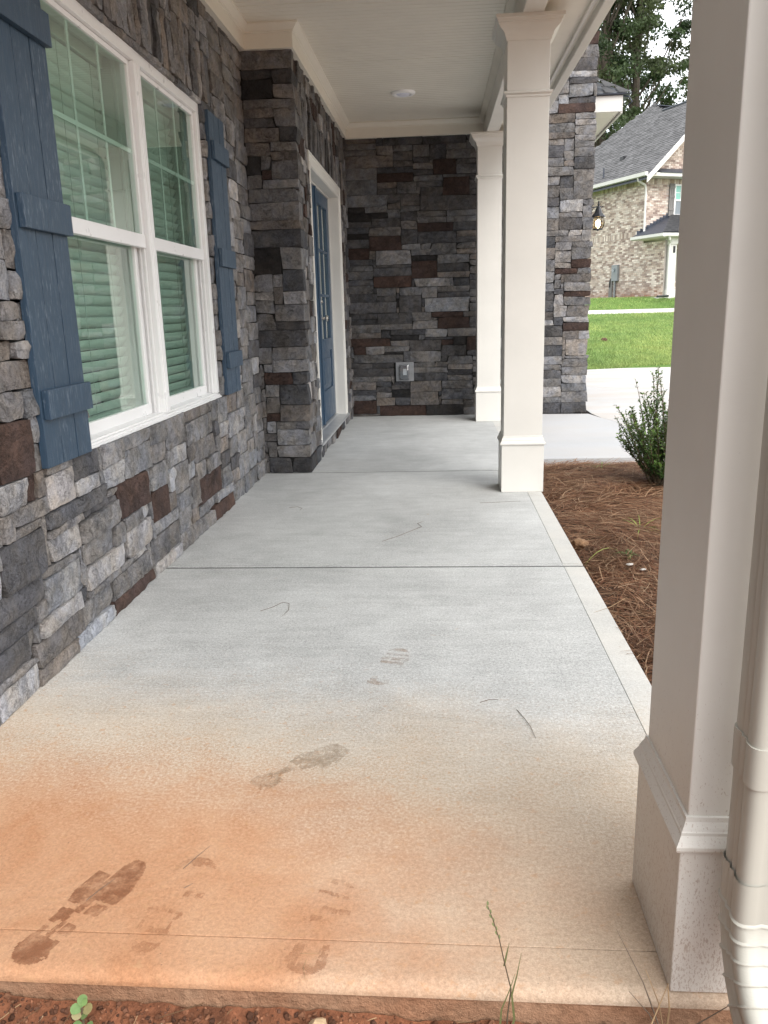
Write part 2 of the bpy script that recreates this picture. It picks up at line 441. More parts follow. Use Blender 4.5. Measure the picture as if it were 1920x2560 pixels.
M = dict(
    stone=m_stone(), stones=m_stone(True),
    mortar=m_simple('stone_backing', (0.035, 0.034, 0.033), 0.95, 0.3, 20),
    paint=m_paint('porch_trim_paint', (0.675, 0.660, 0.620)),
    paint_splash=m_paint('porch_trim_paint_muddy', (0.675, 0.660, 0.620), 1.0),
    ceil=m_paint('ceiling_paint', (0.76, 0.725, 0.645)),
    vinyl=m_simple('white_vinyl', (0.80, 0.80, 0.80), 0.32, 0.015, 6),
    shutter=m_shutter(),
    glass=m_glass('window_glass', (0.815, 0.915, 0.865), 2.0),
    door=m_simple('blue_door_paint', (0.034, 0.068, 0.115), 0.38, 0.06, 5, 0.05, 90),
    doorglass=m_glass('door_glass', (0.87, 0.93, 0.91), 1.5),
    blind=m_simple('blind_slat_white', (0.62, 0.64, 0.62), 0.45, 0.03, 6),
    cord=m_simple('blind_cord', (0.55, 0.57, 0.55), 0.8),
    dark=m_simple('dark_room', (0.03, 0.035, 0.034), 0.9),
    curtain=m_simple('door_curtain', (0.50, 0.47, 0.42), 0.9),
    nickel=m_simple('brushed_nickel', (0.62, 0.60, 0.57), 0.25, 0.05, 20, metal=1.0),
    alum=m_simple('sill_metal', (0.52, 0.53, 0.54), 0.38, 0.10, 9, metal=0.55),
    slab=m_slab(), slabside=m_slab_side(),
    drive=m_conc('driveway_concrete', (0.50, 0.495, 0.49), (0.47, 0.385, 0.31)),
    walk=m_conc('walkway_concrete', (0.46, 0.465, 0.475), (0.46, 0.44, 0.42)),
    soil=m_soil(),
    clod=m_attr('clay_clod', 0.9, 0.3, 40, 0.5, 0.2),
    joint=m_simple('joint_dirt', (0.125, 0.13, 0.125), 0.9, 0.3, 12),
    straw=m_attr('pine_straw_needles', 0.75, 0.15, 30, 0, 0.2),
    mulch=m_simple('mulch_floor', (0.085, 0.045, 0.026), 0.95, 0.45, 30, 0.8, 90),
    leaf=m_attr('shrub_leaf', 0.38, 0.15, 60, 0, 0.45, 0.2),
    stem=m_simple('shrub_stem', (0.10, 0.075, 0.045), 0.8, 0.2, 30),
    weed=m_attr('weed_leaf', 0.5, 0.15, 60, 0, 0.35, 0.25),
    grass=m_attr('lawn_grass', 0.7, 0.15, 3, 0, 0.2, 0.25),
    lawn=m_ground(),
    brick=m_attr('house_brick', 0.85, 0.22, 14, 0.3, 0.2),
    mort2=m_simple('brick_mortar', (0.40, 0.36, 0.335), 0.95, 0.1, 6),
    shingle=m_attr('roof_shingle', 0.9, 0.25, 9, 0.3, 0.2),
    gutter=m_simple('white_gutter', (0.60, 0.59, 0.565), 0.4, 0.03, 3),
    dspout=m_paint('downspout_enamel', (0.46, 0.45, 0.40)),
    black=m_simple('black_metal', (0.012, 0.013, 0.016), 0.4, 0.1, 20),
    flash=m_simple('dark_flashing', (0.035, 0.042, 0.06), 0.5, 0.1, 5),
    greyshut=m_simple('grey_shutter', (0.17, 0.16, 0.155), 0.6, 0.1, 5),
    meter=m_simple('meter_grey', (0.22, 0.235, 0.25), 0.5, 0.08, 5),
    screen=m_simple('insect_screen', (0.20, 0.225, 0.25), 0.7, 0.05, 4),
    wglass=m_glass('far_glass', (0.74, 0.92, 0.89), 1.5),
    lampglass=m_glass('lamp_glass', (0.95, 0.88, 0.75), 1.0),
    bulb=m_emit('bulb_glow', (1.0, 0.72, 0.36), 9.0),
    lens=m_simple('light_lens', (0.72, 0.74, 0.84), 0.35, 0.03),
    white=m_simple('white_enamel', (0.84, 0.84, 0.84), 0.35, 0.02),
    bark=m_simple('tree_bark', (0.075, 0.06, 0.045), 0.9, 0.3, 8, 0.6, 20),
    treeleaf=m_attr('tree_leaf', 0.6, 0.2, 2, 0, 0.3, 0.3),
    print=m_print(),
    boxgrey=m_simple('outlet_grey', (0.20, 0.205, 0.215), 0.6, 0.15, 20, 0.2, 80),
    clear=m_glass('outlet_cover', (0.80, 0.82, 0.84), 1.6),
    brownrock=m_simple('brown_clod', (0.20, 0.115, 0.06), 0.9, 0.25, 25, 0.5, 60),
    chip=m_simple('pale_chip', (0.42, 0.40, 0.37), 0.8, 0.15, 40),
    rock=m_simple('pale_rock', (0.46, 0.33, 0.20), 0.85, 0.3, 25, 0.5, 60),
    needle=m_simple('dry_needle', (0.15, 0.115, 0.085), 0.8, 0.2, 30),
    dry=m_simple('dry_straw', (0.33, 0.22, 0.12), 0.8, 0.25, 30),
)

def face_tint(me, cols):
    """per-face colours -> corner attribute 'tint'"""
    a = me.color_attributes.new('tint', 'FLOAT_COLOR', 'CORNER')
    n = np.empty(len(me.polygons), dtype=np.int32); me.polygons.foreach_get('loop_total', n)
    c = np.repeat(np.asarray(cols, dtype=np.float32), n, axis=0)
    a.data.foreach_set('color', np.c_[c, np.ones(len(c), dtype=np.float32)].ravel())

def np_mesh(name, verts, nper, m, parent=None, tints=None, smooth=False):
    """verts: (n*nper, 3) array of separate polygons with nper corners each"""
    pl = wloc(parent)
    v = np.asarray(verts, dtype=np.float32).reshape(-1, 3) - np.array(pl, dtype=np.float32)
    n = len(v) // nper
    me = bpy.data.meshes.new(name)
    me.vertices.add(len(v)); me.vertices.foreach_set('co', v.ravel())
    me.loops.add(len(v)); me.loops.foreach_set('vertex_index', np.arange(len(v), dtype=np.int32))
    me.polygons.add(n)
    me.polygons.foreach_set('loop_start', np.arange(0, n * nper, nper, dtype=np.int32))
    me.update(calc_edges=True)
    if tints is not None: face_tint(me, tints)
    return link_mesh(name, me, m, parent)

# ---------------------------------------------------------------- ground, slab, drive, beds
def terrain_z(x, y):
    if y < 15.2: return -0.20
    if y < 30: return -0.03 + 0.0585 * (y - 15.2)
    if y < 32: return 0.836 + 0.055 * (y - 30)
    if y < 35: return 0.946 + 0.155 * (y - 32)
    return 1.41

def build_ground():
    xs = [-400, -120, -60, -30] + [-14 + 2 * i for i in range(26)] + [60, 120, 400]
    ys = [-300, -60, -20, -8, -3, 0, 3, 8, 12, 15.2, 17, 19, 22, 26, 30, 32, 33, 34, 35, 40, 60, 100, 200, 600]
    mb = MB()
    vs = [(x, y, terrain_z(x, y)) for y in ys for x in xs]
    n = len(xs)
    mb.add(vs, [(j * n + i, j * n + i + 1, (j + 1) * n + i + 1, (j + 1) * n + i) for j in range(len(ys) - 1) for i in range(n - 1)])
    o = mb.build('ground', M['lawn'])
    tag(o, kind='structure')
build_ground()

# the porch slab: one base, three tooled panels on it, a trowelled border along the open edges
SX0, SX1, SY0, SY1 = -1.40, 0.662, 1.180, 9.20
def fy(x, y): return y - 0.0105 * x * max(0.0, (3.0 - y) / 2)     # the front edge is not quite square to the wall
slab = thing('porch_slab', 'grey concrete porch floor stained with red clay at its front edge', 'porch floor', (0, 0, 0), kind='structure')
mb = MB().box(SX0, SX1 - 0.002, SY0 + 0.016, SY1, -0.30, -0.0105).box(SX0, SX1 - .002, SY0 + .004, SY0 + .0155, -.30, -.0262).warp(lambda x, y, z: (x, fy(x, y), z))
mb.build('slab_base', M['slabside'], slab)
JY = (3.60, 5.893)
def panel(name, x0, x1, y0, y1, round_front=False, bev=0.0016):
    mb = MB()
    if round_front:
        prof = [(y1, -0.008), (y1, 0.0)]
        r = 0.030
        for k in range(7):
            a = math.pi / 2 * k / 6
            prof.append((y0 + r - r * math.sin(a), -r * 0.62 + r * 0.62 * math.cos(a)))
        prof += [(y0, -0.024), (y0 + 0.02, -0.024), (y0 + 0.02, -0.008)]
        mb.prism(prof, lambda y, z: (x0, y, z), lambda y, z: (x1, y, z))
        mb.warp(lambda x, y, z: (x, fy(x, y), z))
        return mb.build(name, M['slab'], slab, smooth='auto')
    nx, ny = 14, 10
    mb.box(x0, x1, y0, y1, -0.008, 0.0).warp(lambda x, y, z: (x, fy(x, y), z))
    return mb.build(name, M['slab'], slab, bevel=bev)
BX = 0.572
panel('slab_border', SX0, SX1, SY0, 1.2795, True)
panel('slab_panel', SX0, BX - 0.0012, 1.2830, JY[0] - 0.021)
panel('slab_border', BX, SX1, 1.283, JY[0] - 0.021)
panel('slab_panel', SX0, BX - 0.0012, JY[0] + 0.033, JY[1] - 0.021)
panel('slab_border', BX, SX1, JY[0] + 0.033, JY[1] - 0.021)
panel('slab_panel', SX0, SX1, JY[1] + 0.033, SY1)
# the tooled control joints: a raised lip, then the cut with a slightly wandering edge
for jy in JY:
    MB().box(SX0, SX1 - .001, jy - .0206, jy - .0008, -.0104, -.0018).box(SX0, SX1 - .001, jy + .0288, jy + .0326, -.0104, -.0022).build('joint_filler', M['joint'], slab)
    for a, b, zt in ((0.000, 0.0285, -0.0006),):
        mb = MB(); n = 60; vs = []
        for i in range(n + 1):
            x = SX0 + (SX1 - SX0) * i / n
            w = 0.0022 * noise.noise((x * 3.1, jy, 0.3)) + 0.001 * noise.noise((x * 11, jy, 5.3))
            vs += [(x, jy + a + w, -0.0082), (x, jy + a + w + .0015, zt), (x, jy + b + w - .002, zt), (x, jy + b + w, -0.0082)]
        mb.add(vs, [(4 * i + k, 4 * i + 4 + k, 4 * i + 5 + k, 4 * i + 1 + k) for i in range(n) for k in range(3)])
        mb.build('joint_lip', M['slab'], slab)

# boot prints in clay: a sole outline cut into lugs, lying on the slab
def sole(mb, hx, hy, tx, ty, pat, seed, width=0.098, keep=0.9):
    d = Vector((tx - hx, ty - hy, 0)); L = d.length; d.normalize(); s = Vector((d.y, -d.x, 0))
    def half(t):     # half width along the sole, heel 0 -> toe 1
        if t < .12: return .36 * math.sqrt(max(0, 1 - ((t - .12) / .12) ** 2))
        if t < .45: return .36 - .075 * math.sin((t - .12) / .33 * math.pi)
        if t < .70: return .36 + .14 * math.sin((t - .45) / .25 * math.pi / 2)
        return .50 * math.sqrt(max(0, 1 - ((t - .70) / .30) ** 2))
    nt, nu = 96, 34
    for i in range(nt):
        for j in range(nu):
            t, u = (i + .5) / nt, (j + .5) / nu * 2 - 1
            X, Y = t * L * 60 + seed, u * 4
            tt = t + .022 * noise.noise((X * .22, Y * .35, 1)) + .007 * noise.noise((X * .8, Y * 1.2, 3))
            uu = u + .16 * noise.noise((X * .22, Y * .35, 7)) + .05 * noise.noise((X * .8, Y * 1.2, 5))
            h = half(tt) * 2
            if abs(uu) > h or not any(t0 <= tt < t1 and u0 <= uu / max(h, .01) < u1 for t0, t1, u0, u1 in pat): continue
            if noise.noise((X * .5, Y * .6, 9)) * .5 + noise.noise((X * 1.3, Y * 1.5, 2)) * .5 > keep - .45: continue
            q = [(i, j), (i + 1, j), (i + 1, j + 1), (i, j + 1)]
            P = [Vector((hx, hy, 0)) + d * (L * a / nt) + s * ((b / nu * 2 - 1) * width * .5) for a, b in q]
            mb.add([(p.x, p.y, .0014) for p in P], [(0, 1, 2, 3)])
PAT_A = [(0.0, 0.22, -1, 1), (0.22, 0.30, -1, -.55), (0.20, 0.36, -.25, .12), (0.27, 0.36, .3, 1), (0.33, 0.45, -1, -.1), (.45, .50, -.2, .2), (.47, .56, .3, 1),
         (0.50, 0.62, -1, .1), (0.58, 0.72, -.9, 1), (.70, .80, -.95, -.45), (0.72, 1.0, -.4, 1)]
PAT_B = [(0.02, 0.12, -.3, .9), (0.20, 0.25, -1, 1), (0.25, .42, .75, 1), (.25, .42, -1, -.8), (0.39, 0.43, -.8, .9), (0.58, 0.63, .3, 1), (0.90, 1.0, -1, 1), (.80, .9, -1, -.75)]
PAT_C = [(0.0, 0.10, -1, 1), (.10, .26, -1, -.45), (.10, .30, .5, 1), (0.5, 0.56, -.9, .3), (.62, .68, -.2, .9), (.80, .84, -.7, .6), (.93, 1., -1, 1)]
PAT_D = [(0.02, 0.24, -1, .9), (.24, .42, -.7, .1), (.46, .62, -1, .5), (.60, .95, -.8, 1)]
PAT_E = [(0.0, 0.09, -1, 1), (.09, .16, -.9, -.2), (.10, .15, .5, 1), (.55, .62, -.8, .9), (.66, .74, -.9, 1), (.79, .84, -.8, .9), (.90, 1., -1, 1)]
for (a, b, c, d, pat, colr, al, w, kp) in (
        (-0.800, 1.205, -0.672, 1.500, PAT_A, (0.245, 0.098, 0.048), 0.62, 0.112, .86),
        (-0.585, 1.235, -0.530, 1.512, PAT_B, (0.33, 0.145, 0.070), 0.34, 0.112, .62),
        (-0.262, 1.200, -0.215, 1.450, PAT_C, (0.33, 0.150, 0.075), 0.36, 0.112, .62),
        (-0.480, 1.785, -0.262, 1.995, PAT_D, (0.27, 0.19, 0.115), 0.36, 0.105, .70),
        (-0.212, 2.365, -0.140, 2.650, PAT_E, (0.36, 0.225, 0.125), 0.36, 0.105, .66)):
    mb = MB(); sole(mb, a, b, c, d, pat, int(a * -1000), w, kp)
    o = mb.build('boot_print', M['print'], slab)
    o.color = (*colr, al)

# the driveway and the walk that runs into it
drive = thing('driveway', 'pale concrete driveway beyond the garage corner', 'driveway', (0, 0, 0), kind='structure')
def flat(name, poly, z1, m, parent=None, th=0.10, bev=0.006):
    mb = MB(); n = len(poly)
    mb.add([(x, y, z1 - th) for x, y in poly] + [(x, y, z1) for x, y in poly],
           [tuple(range(n - 1, -1, -1)), tuple(range(n, 2 * n))] + [(i, (i + 1) % n, n + (i + 1) % n, n + i) for i in range(n)])
    return mb.build(name, m, parent, bevel=bev)
ltop = lambda x: 15.45 + 0.31 * (x - 2.81)
flat('driveway_panel', [(1.70, 9.07), (1.735, 8.72), (1.84, 8.33), (1.80, 7.6), (1.74, 7.1), (1.72, 6.33), (9.0, 6.33), (9.0, 9.415), (1.70, 9.415)], -0.004, M['drive'], drive)
flat('driveway_panel', [(1.70, 9.435), (9.0, 9.435), (9.0, 12.03), (1.70, 12.03)], -0.006, M['drive'], drive)
flat('driveway_panel', [(1.70, 12.05), (9.0, 12.05), (9.0, ltop(9.0)), (1.70, ltop(1.7))], -0.005, M['drive'], drive)
o = flat('walkway', [(0.668, 6.345), (1.71, 6.345), (1.73, 7.1), (1.79, 7.6), (1.83, 8.33), (1.725, 8.72), (1.66, 9.04), (0.668, 9.13)], -0.001, M['walk'])
tag(o, kind='structure')
mb = MB()
xs = [-20 + 2.0 * i for i in range(31)]
vs = []
for x in xs:
    for y, dz in ((30.0, -0.02), (30.02, 0.02), (31.98, 0.02), (32.0, -0.02)): vs.append((x, y, terrain_z(x, y) + dz))
mb.add(vs, [(4 * i + k, 4 * i + 4 + k, 4 * i + 5 + k, 4 * i + 1 + k) for i in range(30) for k in range(3)])
tag(mb.build('pavement_strip', M['drive']), kind='structure')

# ---------------------------------------------------------------- stone veneer walls
GS, GZ = 0.035, 0.030
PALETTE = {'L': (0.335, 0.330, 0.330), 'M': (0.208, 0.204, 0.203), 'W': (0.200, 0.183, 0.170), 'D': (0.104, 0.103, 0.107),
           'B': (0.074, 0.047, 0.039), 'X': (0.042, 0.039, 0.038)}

def stone_mesh(w, h, dep, res, rr, back=0.0, rough=1.0):
    """one split-face stone: wobbling outline, cleft face, sides running back to the wall; local axes s, d, z"""
    nx = max(3, min(16, int(w / res) + 1)); nz = max(3, min(12, int(h / res) + 1))
    o1, o2 = rr.uniform(0, 90), rr.uniform(0, 90)
    tx, tz = rr.uniform(-.028, .028) * rough, rr.uniform(-.04, .04) * rough
    amp = rr.uniform(0.0028, 0.0075) * rough
    crop = [rr.random() ** 4 * 0.018 for _ in range(4)]
    skew = [rr.gauss(0, 0.0042) for _ in range(4)]
    def P(i, j):
        a, b = i / nx, j / nz
        s, z = (a - .5) * w, (b - .5) * h
        # outline: leaning ends, rough edges, knocked-off corners
        s += (1 - a) * (skew[0] * (b - .5) * 2 + .0028 * noise.noise((o1, z * 40, 1))) + a * (skew[1] * (b - .5) * 2 + .0028 * noise.noise((o1, z * 40, 7)))
        z += (1 - b) * (skew[2] * .5 * (a - .5) * 2 + .0026 * noise.noise((s * 30, o2, 2))) + b * (skew[3] * .5 * (a - .5) * 2 + .0026 * noise.noise((s * 30, o2, 9)))
        for k, (ca, cb) in enumerate(((0, 0), (1, 0), (0, 1), (1, 1))):
            q = max(0, 1 - abs(a - ca) * nx / 1.5) * max(0, 1 - abs(b - cb) * nz / 1.5)
            s += (1 if ca == 0 else -1) * crop[k] * q * .7; z += (1 if cb == 0 else -1) * crop[k] * q * .45
        d = dep + tx * s + tz * z
        d += amp * (noise.noise((s * 9 + o1, z * 13, o2)) + 0.9 * noise.noise((s * 24, z * 34 + o1, o2)) + .55 * noise.noise((s * 60, z * 80, o1 + o2)))
        # stepped cleft
        d += amp * .8 * (1 if noise.noise((s * 6 + o2, z * 11 + o1, 3.3)) > 0.12 else 0)
        if i in (0, nx) or j in (0, nz): d -= 0.0025 + .005 * abs(noise.noise((s * 40, z * 40, o1)))
        return (s, d, z)
    vs = [P(i, j) for j in range(nz + 1) for i in range(nx + 1)]
    W1 = nx + 1
    fs = [(j * W1 + i, j * W1 + i + 1, (j + 1) * W1 + i + 1, (j + 1) * W1 + i) for j in range(nz) for i in range(nx)]
    nf = len(fs)
    ring = [i for i in range(W1)] + [j * W1 + nx for j in range(1, nz + 1)] + [nz * W1 + i for i in range(nx - 1, -1, -1)] + [j * W1 for j in range(nz - 1, 0, -1)]
    b0 = len(vs); n = len(ring)
    vs += [vs[k] for k in ring]
    vs += [(vs[k][0] * .985, -back, vs[k][2] * .97) for k in ring]
    fs += [(b0 + (k + 1) % n, b0 + k, b0 + n + k, b0 + n + (k + 1) % n) for k in range(n)]
    return vs, fs, nf

class Wall:
    """a veneer wall laid out on a grid; to_world(s, d, z) puts it in place"""
    def __init__(s, root, s0, s1, z0, z1, to_world, seed, res=0.03, pal=None, hs=None, flip=False, proud=(0.032, 0.049), wr=(1.5, 4.2), tone=1.0):
        s.root, s.s0, s.z0, s.tw, s.res, s.flip, s.proud, s.wr = root, s0, z0, to_world, res, flip, proud, wr; s.tone = tone
        s.nx, s.nz = round((s1 - s0) / GS), round((z1 - z0) / GZ)
        s.g = np.zeros((s.nz, s.nx), dtype=bool)
        s.rr = random.Random(seed); s.items = []; s.pal = pal or 'LLMMMMWWDDB'; s.hs = hs or [2, 3, 3, 4, 4, 5]
    def cells(s, a, b, c, d):
        return (max(0, round((a - s.s0) / GS)), min(s.nx, round((b - s.s0) / GS)), max(0, round((c - s.z0) / GZ)), min(s.nz, round((d - s.z0) / GZ)))
    def hole(s, a, b, c, d):
        i0, i1, j0, j1 = s.cells(a, b, c, d); s.g[j0:j1, i0:i1] = True
    def put(s, i0, i1, j0, j1, k, **kw):
        s.g[j0:j1, i0:i1] = True; s.items.append((i0, i1, j0, j1, k, kw))
    def seed(s, lst):
        for k, a, b, c, d in lst:
            a, b = min(a, b), max(a, b); c, d = min(c, d), max(c, d)
            i0, i1, j0, j1 = s.cells(a, b, c, d)
            if j1 - j0 < 2: j1 = min(s.nz, j0 + 2)
            while i1 > i0 and s.g[j0:j1, i0].any(): i0 += 1
            while i1 > i0 and s.g[j0:j1, i1 - 1].any(): i1 -= 1
            while j1 > j0 and s.g[j0, i0:i1].any(): j0 += 1
            while j1 > j0 and s.g[j1 - 1, i0:i1].any(): j1 -= 1
            if i1 - i0 < 2 or j1 - j0 < 2 or s.g[j0:j1, i0:i1].any(): continue
            s.put(i0, i1, j0, j1, k)
    def fill(s):
        for j in range(s.nz):
            i = 0
            while i < s.nx:
                if s.g[j, i]: i += 1; continue
                run = 1
                while i + run < s.nx and not s.g[j, i + run]: run += 1
                up = 1
                while j + up < s.nz and not s.g[j + up, i]: up += 1
                h = min(s.rr.choice(s.hs), up)
                if up - h == 1: h = up if up <= 6 else h - 1
                h = max(1, h)
                w = max(2, round(h * GZ / GS * s.rr.uniform(*s.wr)))
                if h <= 2: w = max(w, s.rr.randint(5, 11))
                w = min(w, 13, run)
                if run - w < 3: w = run if run <= 14 else w - 3
                while w > 1 and s.g[j:j + h, i:i + w].any(): w -= 1
                w = max(1, w)
                while s.g[j:j + h, i:i + w].any(): h -= 1
                s.put(i, i + w, j, j + h, s.rr.choice(s.pal)); i += w
    def build(s, limit=296):
        """the stones that show largest from the street end become parts, the rest one joined part"""
        def size(it):
            p = Vector(s.tw(s.s0 + (it[0] + it[1]) / 2 * GS, .04, s.z0 + (it[2] + it[3]) / 2 * GZ))
            q = cam.matrix_world.inverted() @ p
            if q.z > -.1 or abs(q.x / -q.z) > .50 or abs(q.y / -q.z) > .66: return 0
            return (it[1] - it[0]) * (it[3] - it[2]) / q.z ** 2
        keep = set(id(it) for it in sorted(s.items, key=size, reverse=True)[:limit])
        mv, mf, mt, org = [], [], [], wloc(s.root)
        for n, it in enumerate(s.items):
            i0, i1, j0, j1, k, kw = it
            a, b, c, d = s.s0 + i0 * GS, s.s0 + i1 * GS, s.z0 + j0 * GZ, s.z0 + j1 * GZ
            w, h = b - a - 0.0035, d - c - 0.0035
            dep = s.rr.uniform(*s.proud) * (0.9 if min(w, h) < .05 else 1)
            if kw.get('end'): b += kw['end']; w += kw['end']
            vs, fs, nf = stone_mesh(w, h, dep, s.res, s.rr, back=kw.get('back', 0.0))
            cx, cz = (a + b) / 2, (c + d) / 2
            ctr = Vector(s.tw(cx, 0, cz))
            wv = [Vector(s.tw(cx + p[0], p[1], cz + p[2])) - ctr for p in vs]
            if s.flip: fs = [tuple(reversed(f)) for f in fs]
            f = s.tone * math.exp(s.rr.gauss(0, 0.13)); base = PALETTE[k]; t = s.rr.gauss(0, 0.02)
            col = (min(.5, base[0] * f * (1 + t)), min(.5, base[1] * f), min(.5, base[2] * f * (1 - t)))
            if id(it) not in keep:
                o_ = len(mv); mv += [p + ctr - org for p in wv]; mf += [tuple(q + o_ for q in g) for g in fs]; mt += [col] * len(fs)
                continue
            me = bpy.data.meshes.new('stone'); me.from_pydata(wv, [], fs)
            me.polygons.foreach_set('use_smooth', [q < nf for q in range(len(fs))]); me.set_sharp_from_angle(angle=rad(24)); me.update()
            o = link_mesh('stone', me, M['stone'], s.root, ctr)
            o.color = (*col, 1)
        if mv:
            me = bpy.data.meshes.new('stone'); me.from_pydata(mv, [], mf)
            me.polygons.foreach_set('use_smooth', [True] * len(mf)); me.set_sharp_from_angle(angle=rad(24)); me.update()
            face_tint(me, mt)
            o = link_mesh('stone', me, M['stones'], s.root); o['kind'] = 'stuff'

S = 0.0167
def fr(y): return 2.872 + S * (y - 5.83)        # underside of the frieze board; ceiling and beam follow the same slight fall
def ceil(y): return fr(y) + 0.15

WIN=[('B', 3.091, 3.45, 0.357, 0.517),('B', 3.478, 3.73, 0.236, 0.401),('B', 4.184, 4.686, 0.162, 0.297),('B', 4.439, 4.905, -0.012, 0.097),('B', 2.976, 3.462, 0.009, 0.044),('D', 2.183, 2.469, 0.349, 0.521),('L', 2.506, 2.754, 0.364, 0.464),('L', 3.157, 3.458, 0.181, 0.301),('L', 2.987, 3.194, 0.524, 0.591),('L', 2.759, 2.955, 0.531, 0.597),('L', 2.235, 2.389, 0.596, 0.681),('M', 2.746, 3.099, 0.367, 0.457),('D', 2.497, 3.074, 0.483, 0.512),('L', 2.085, 2.323, -0.044, 0.094),('W', 2.32, 2.673, 0.069, 0.137),('W', 2.322, 2.624, -0.001, 0.069),('L', 2.616, 2.978, -0.009, 0.054),('W', 2.702, 2.949, 0.032, 0.176),('M', 2.969, 3.395, 0.068, 0.162),('W', 3.412, 3.825, 0.047, 0.165),('L', 3.443, 3.825, 0.002, 0.052),('M', 3.841, 4.46, -0.005, 0.103),('L', 2.766, 3.115, 0.18, 0.261),('M', 2.78, 3.134, 0.248, 0.359),('D', 2.138, 2.423, 0.281, 0.355),('M', 2.44, 2.737, 0.205, 0.343),('D', 2.134, 2.361, 0.211, 0.274),('D', 2.1, 2.296, 0.106, 0.211),('L', 2.373, 2.696, 0.154, 0.217),('M', 2.314, 2.528, 0.525, 0.571),('B', 2.274, 2.468, 0.68, 0.856),('M', 2.301, 2.426, 0.859, 0.955),('M', 2.324, 2.438, 0.944, 1.041),('W', 2.343, 2.433, 1.044, 1.11),('M', 2.363, 2.499, 1.115, 1.183),('M', 2.408, 2.488, 1.234, 1.349),('B', 2.417, 2.48, 0.61, 0.68),]
END=[('B', -0.726, -0.402, 1.788, 1.958),('B', -0.971, -0.738, 1.696, 1.831),('B', -0.284, 0.016, 1.498, 1.666),('B', -0.689, -0.244, 1.402, 1.536),('B', -0.063, 0.263, 1.081, 1.151),('B', 0.016, 0.335, 0.957, 1.079),('B', -0.965, -0.528, 0.782, 0.864),('B', -0.959, -0.793, 0.699, 0.784),('B', -0.963, -0.687, 0.018, 0.172),('B', -0.679, -0.15, 0.012, 0.105),('B', -0.21, 0.161, 1.983, 2.058),('B', 0.317, 0.425, 0.716, 0.878),('B', 0.037, 0.172, 0.775, 0.828),('D', -0.434, -0.158, 1.153, 1.332),('D', 0.028, 0.398, 0.168, 0.3),('D', -0.326, 0.027, 0.707, 0.831),('D', 0.045, 0.38, 0.654, 0.769),('D', -0.003, 0.362, 1.279, 1.349),('D', -0.963, -0.441, 1.143, 1.271),('L', -0.664, -0.092, 1.651, 1.791),('L', -0.156, 0.353, 1.149, 1.284),('L', -0.233, 0.175, 1.396, 1.502),('L', -0.143, 0.115, 0.879, 0.956),('M', -0.957, -0.395, 0.591, 0.703),('M', -0.61, -0.329, 0.706, 0.793),('M', -0.083, 0.212, 1.735, 1.867),('W', -0.3, 0.017, 0.107, 0.264),('B', -0.05, 0.207, 2.561, 2.691),('B', -0.641, -0.26, 2.497, 2.576),('B', 0.074, 0.344, 2.346, 2.51),('M', -0.967, -0.455, 2.366, 2.514),('M', -0.434, -0.219, 2.382, 2.504),('D', -0.167, 0.414, 2.197, 2.347),('D', -0.398, 0.186, 1.864, 2.0),('W', -0.966, -0.465, 2.642, 2.773),('D', -0.082, 0.096, 2.694, 2.852),('D', -0.553, -0.142, 2.846, 2.933),]
PIER=[('B', 1.268, 1.513, 1.5, 1.573),('W', 1.338, 1.642, 1.411, 1.505),('B', 1.363, 1.628, 1.259, 1.324),('B', 1.421, 1.636, 1.571, 1.644),('B', 1.382, 1.641, 0.892, 0.995),('B', 1.274, 1.656, 3.077, 3.17),('W', 1.364, 1.663, 3.154, 3.252),('L', 1.417, 1.65, 0.626, 0.809),('M', 1.402, 1.636, 1.047, 1.169),('M', 1.426, 1.65, 2.248, 2.427),('D', 1.284, 1.536, 1.96, 2.069),('L', 1.366, 1.623, 3.241, 3.362),('B', 1.51, 1.646, 3.719, 3.849),]
RET=[('X', -1.31, -1.104, 1.45, 1.616),('M', -1.094, -0.951, 1.473, 1.609),('D', -1.12, -0.971, 1.308, 1.478),('B', -1.287, -1.076, 0.674, 0.74),('B', -1.285, -1.166, 0.382, 0.441),('X', -1.309, -1.104, 2.592, 2.7),('X', -1.315, -1.19, 2.112, 2.211),('B', -1.315, -1.136, 2.074, 2.133),('L', -1.218, -0.952, 0.743, 0.836),('M', -1.159, -0.957, 1.114, 1.215),('M', -1.213, -0.952, 0.127, 0.205),('D', -1.284, -1.101, 0.004, 0.119),('D', -1.086, -0.961, 0.005, 0.119),('D', -1.326, -1.099, 2.394, 2.459),]

# 1. window wall, running away from the camera on the left
WB = -1.345                                  # backing plane; stones stand 3-6 cm proud of it
root = thing('window_wall', 'grey and brown stacked stone wall around the white double window', 'stone wall', (WB, 3.6, 0))
wins = (2.885, 4.825, 0.687, 2.315)          # opening: y0, y1, z0, z1
mb = MB()
for a, b, c, d in ((1.24, wins[0], -0.1, 3.05), (wins[1], 5.93, -0.1, 3.05), (wins[0], wins[1], -0.1, wins[2]), (wins[0], wins[1], wins[3], 3.05)):
    mb.box(WB - 0.12, WB, a, b, c, d)
mb.build('wall_backing', M['mortar'], root)
w = Wall(root, 1.25, 5.90, 0, 2.91, lambda s, d, z: (WB + d, s, z), 11, res=0.028, flip=True,
         tone=1.12, pal='LLMMMMWWMWDMMMLMWMMM', hs=[3, 3, 3, 4, 4, 5], wr=(1.6, 3.6))
w.hole(wins[0] - .005, wins[1] + .005, wins[2] - .005, wins[3] + .005)
w.seed(WIN)
y = 2.60                                      # soldier course over the window
while y < 4.95:
    ww = w.rr.choice((2, 2, 2, 3)); i0 = round((y - w.s0) / GS); j0 = round((wins[3] + .01) / GZ); j1 = j0 + w.rr.choice((8, 9, 9, 10))
    w.put(i0, i0 + ww, j0, j1, w.rr.choice('MMMWDBMW')); y += ww * GS
w.fill(); w.build()

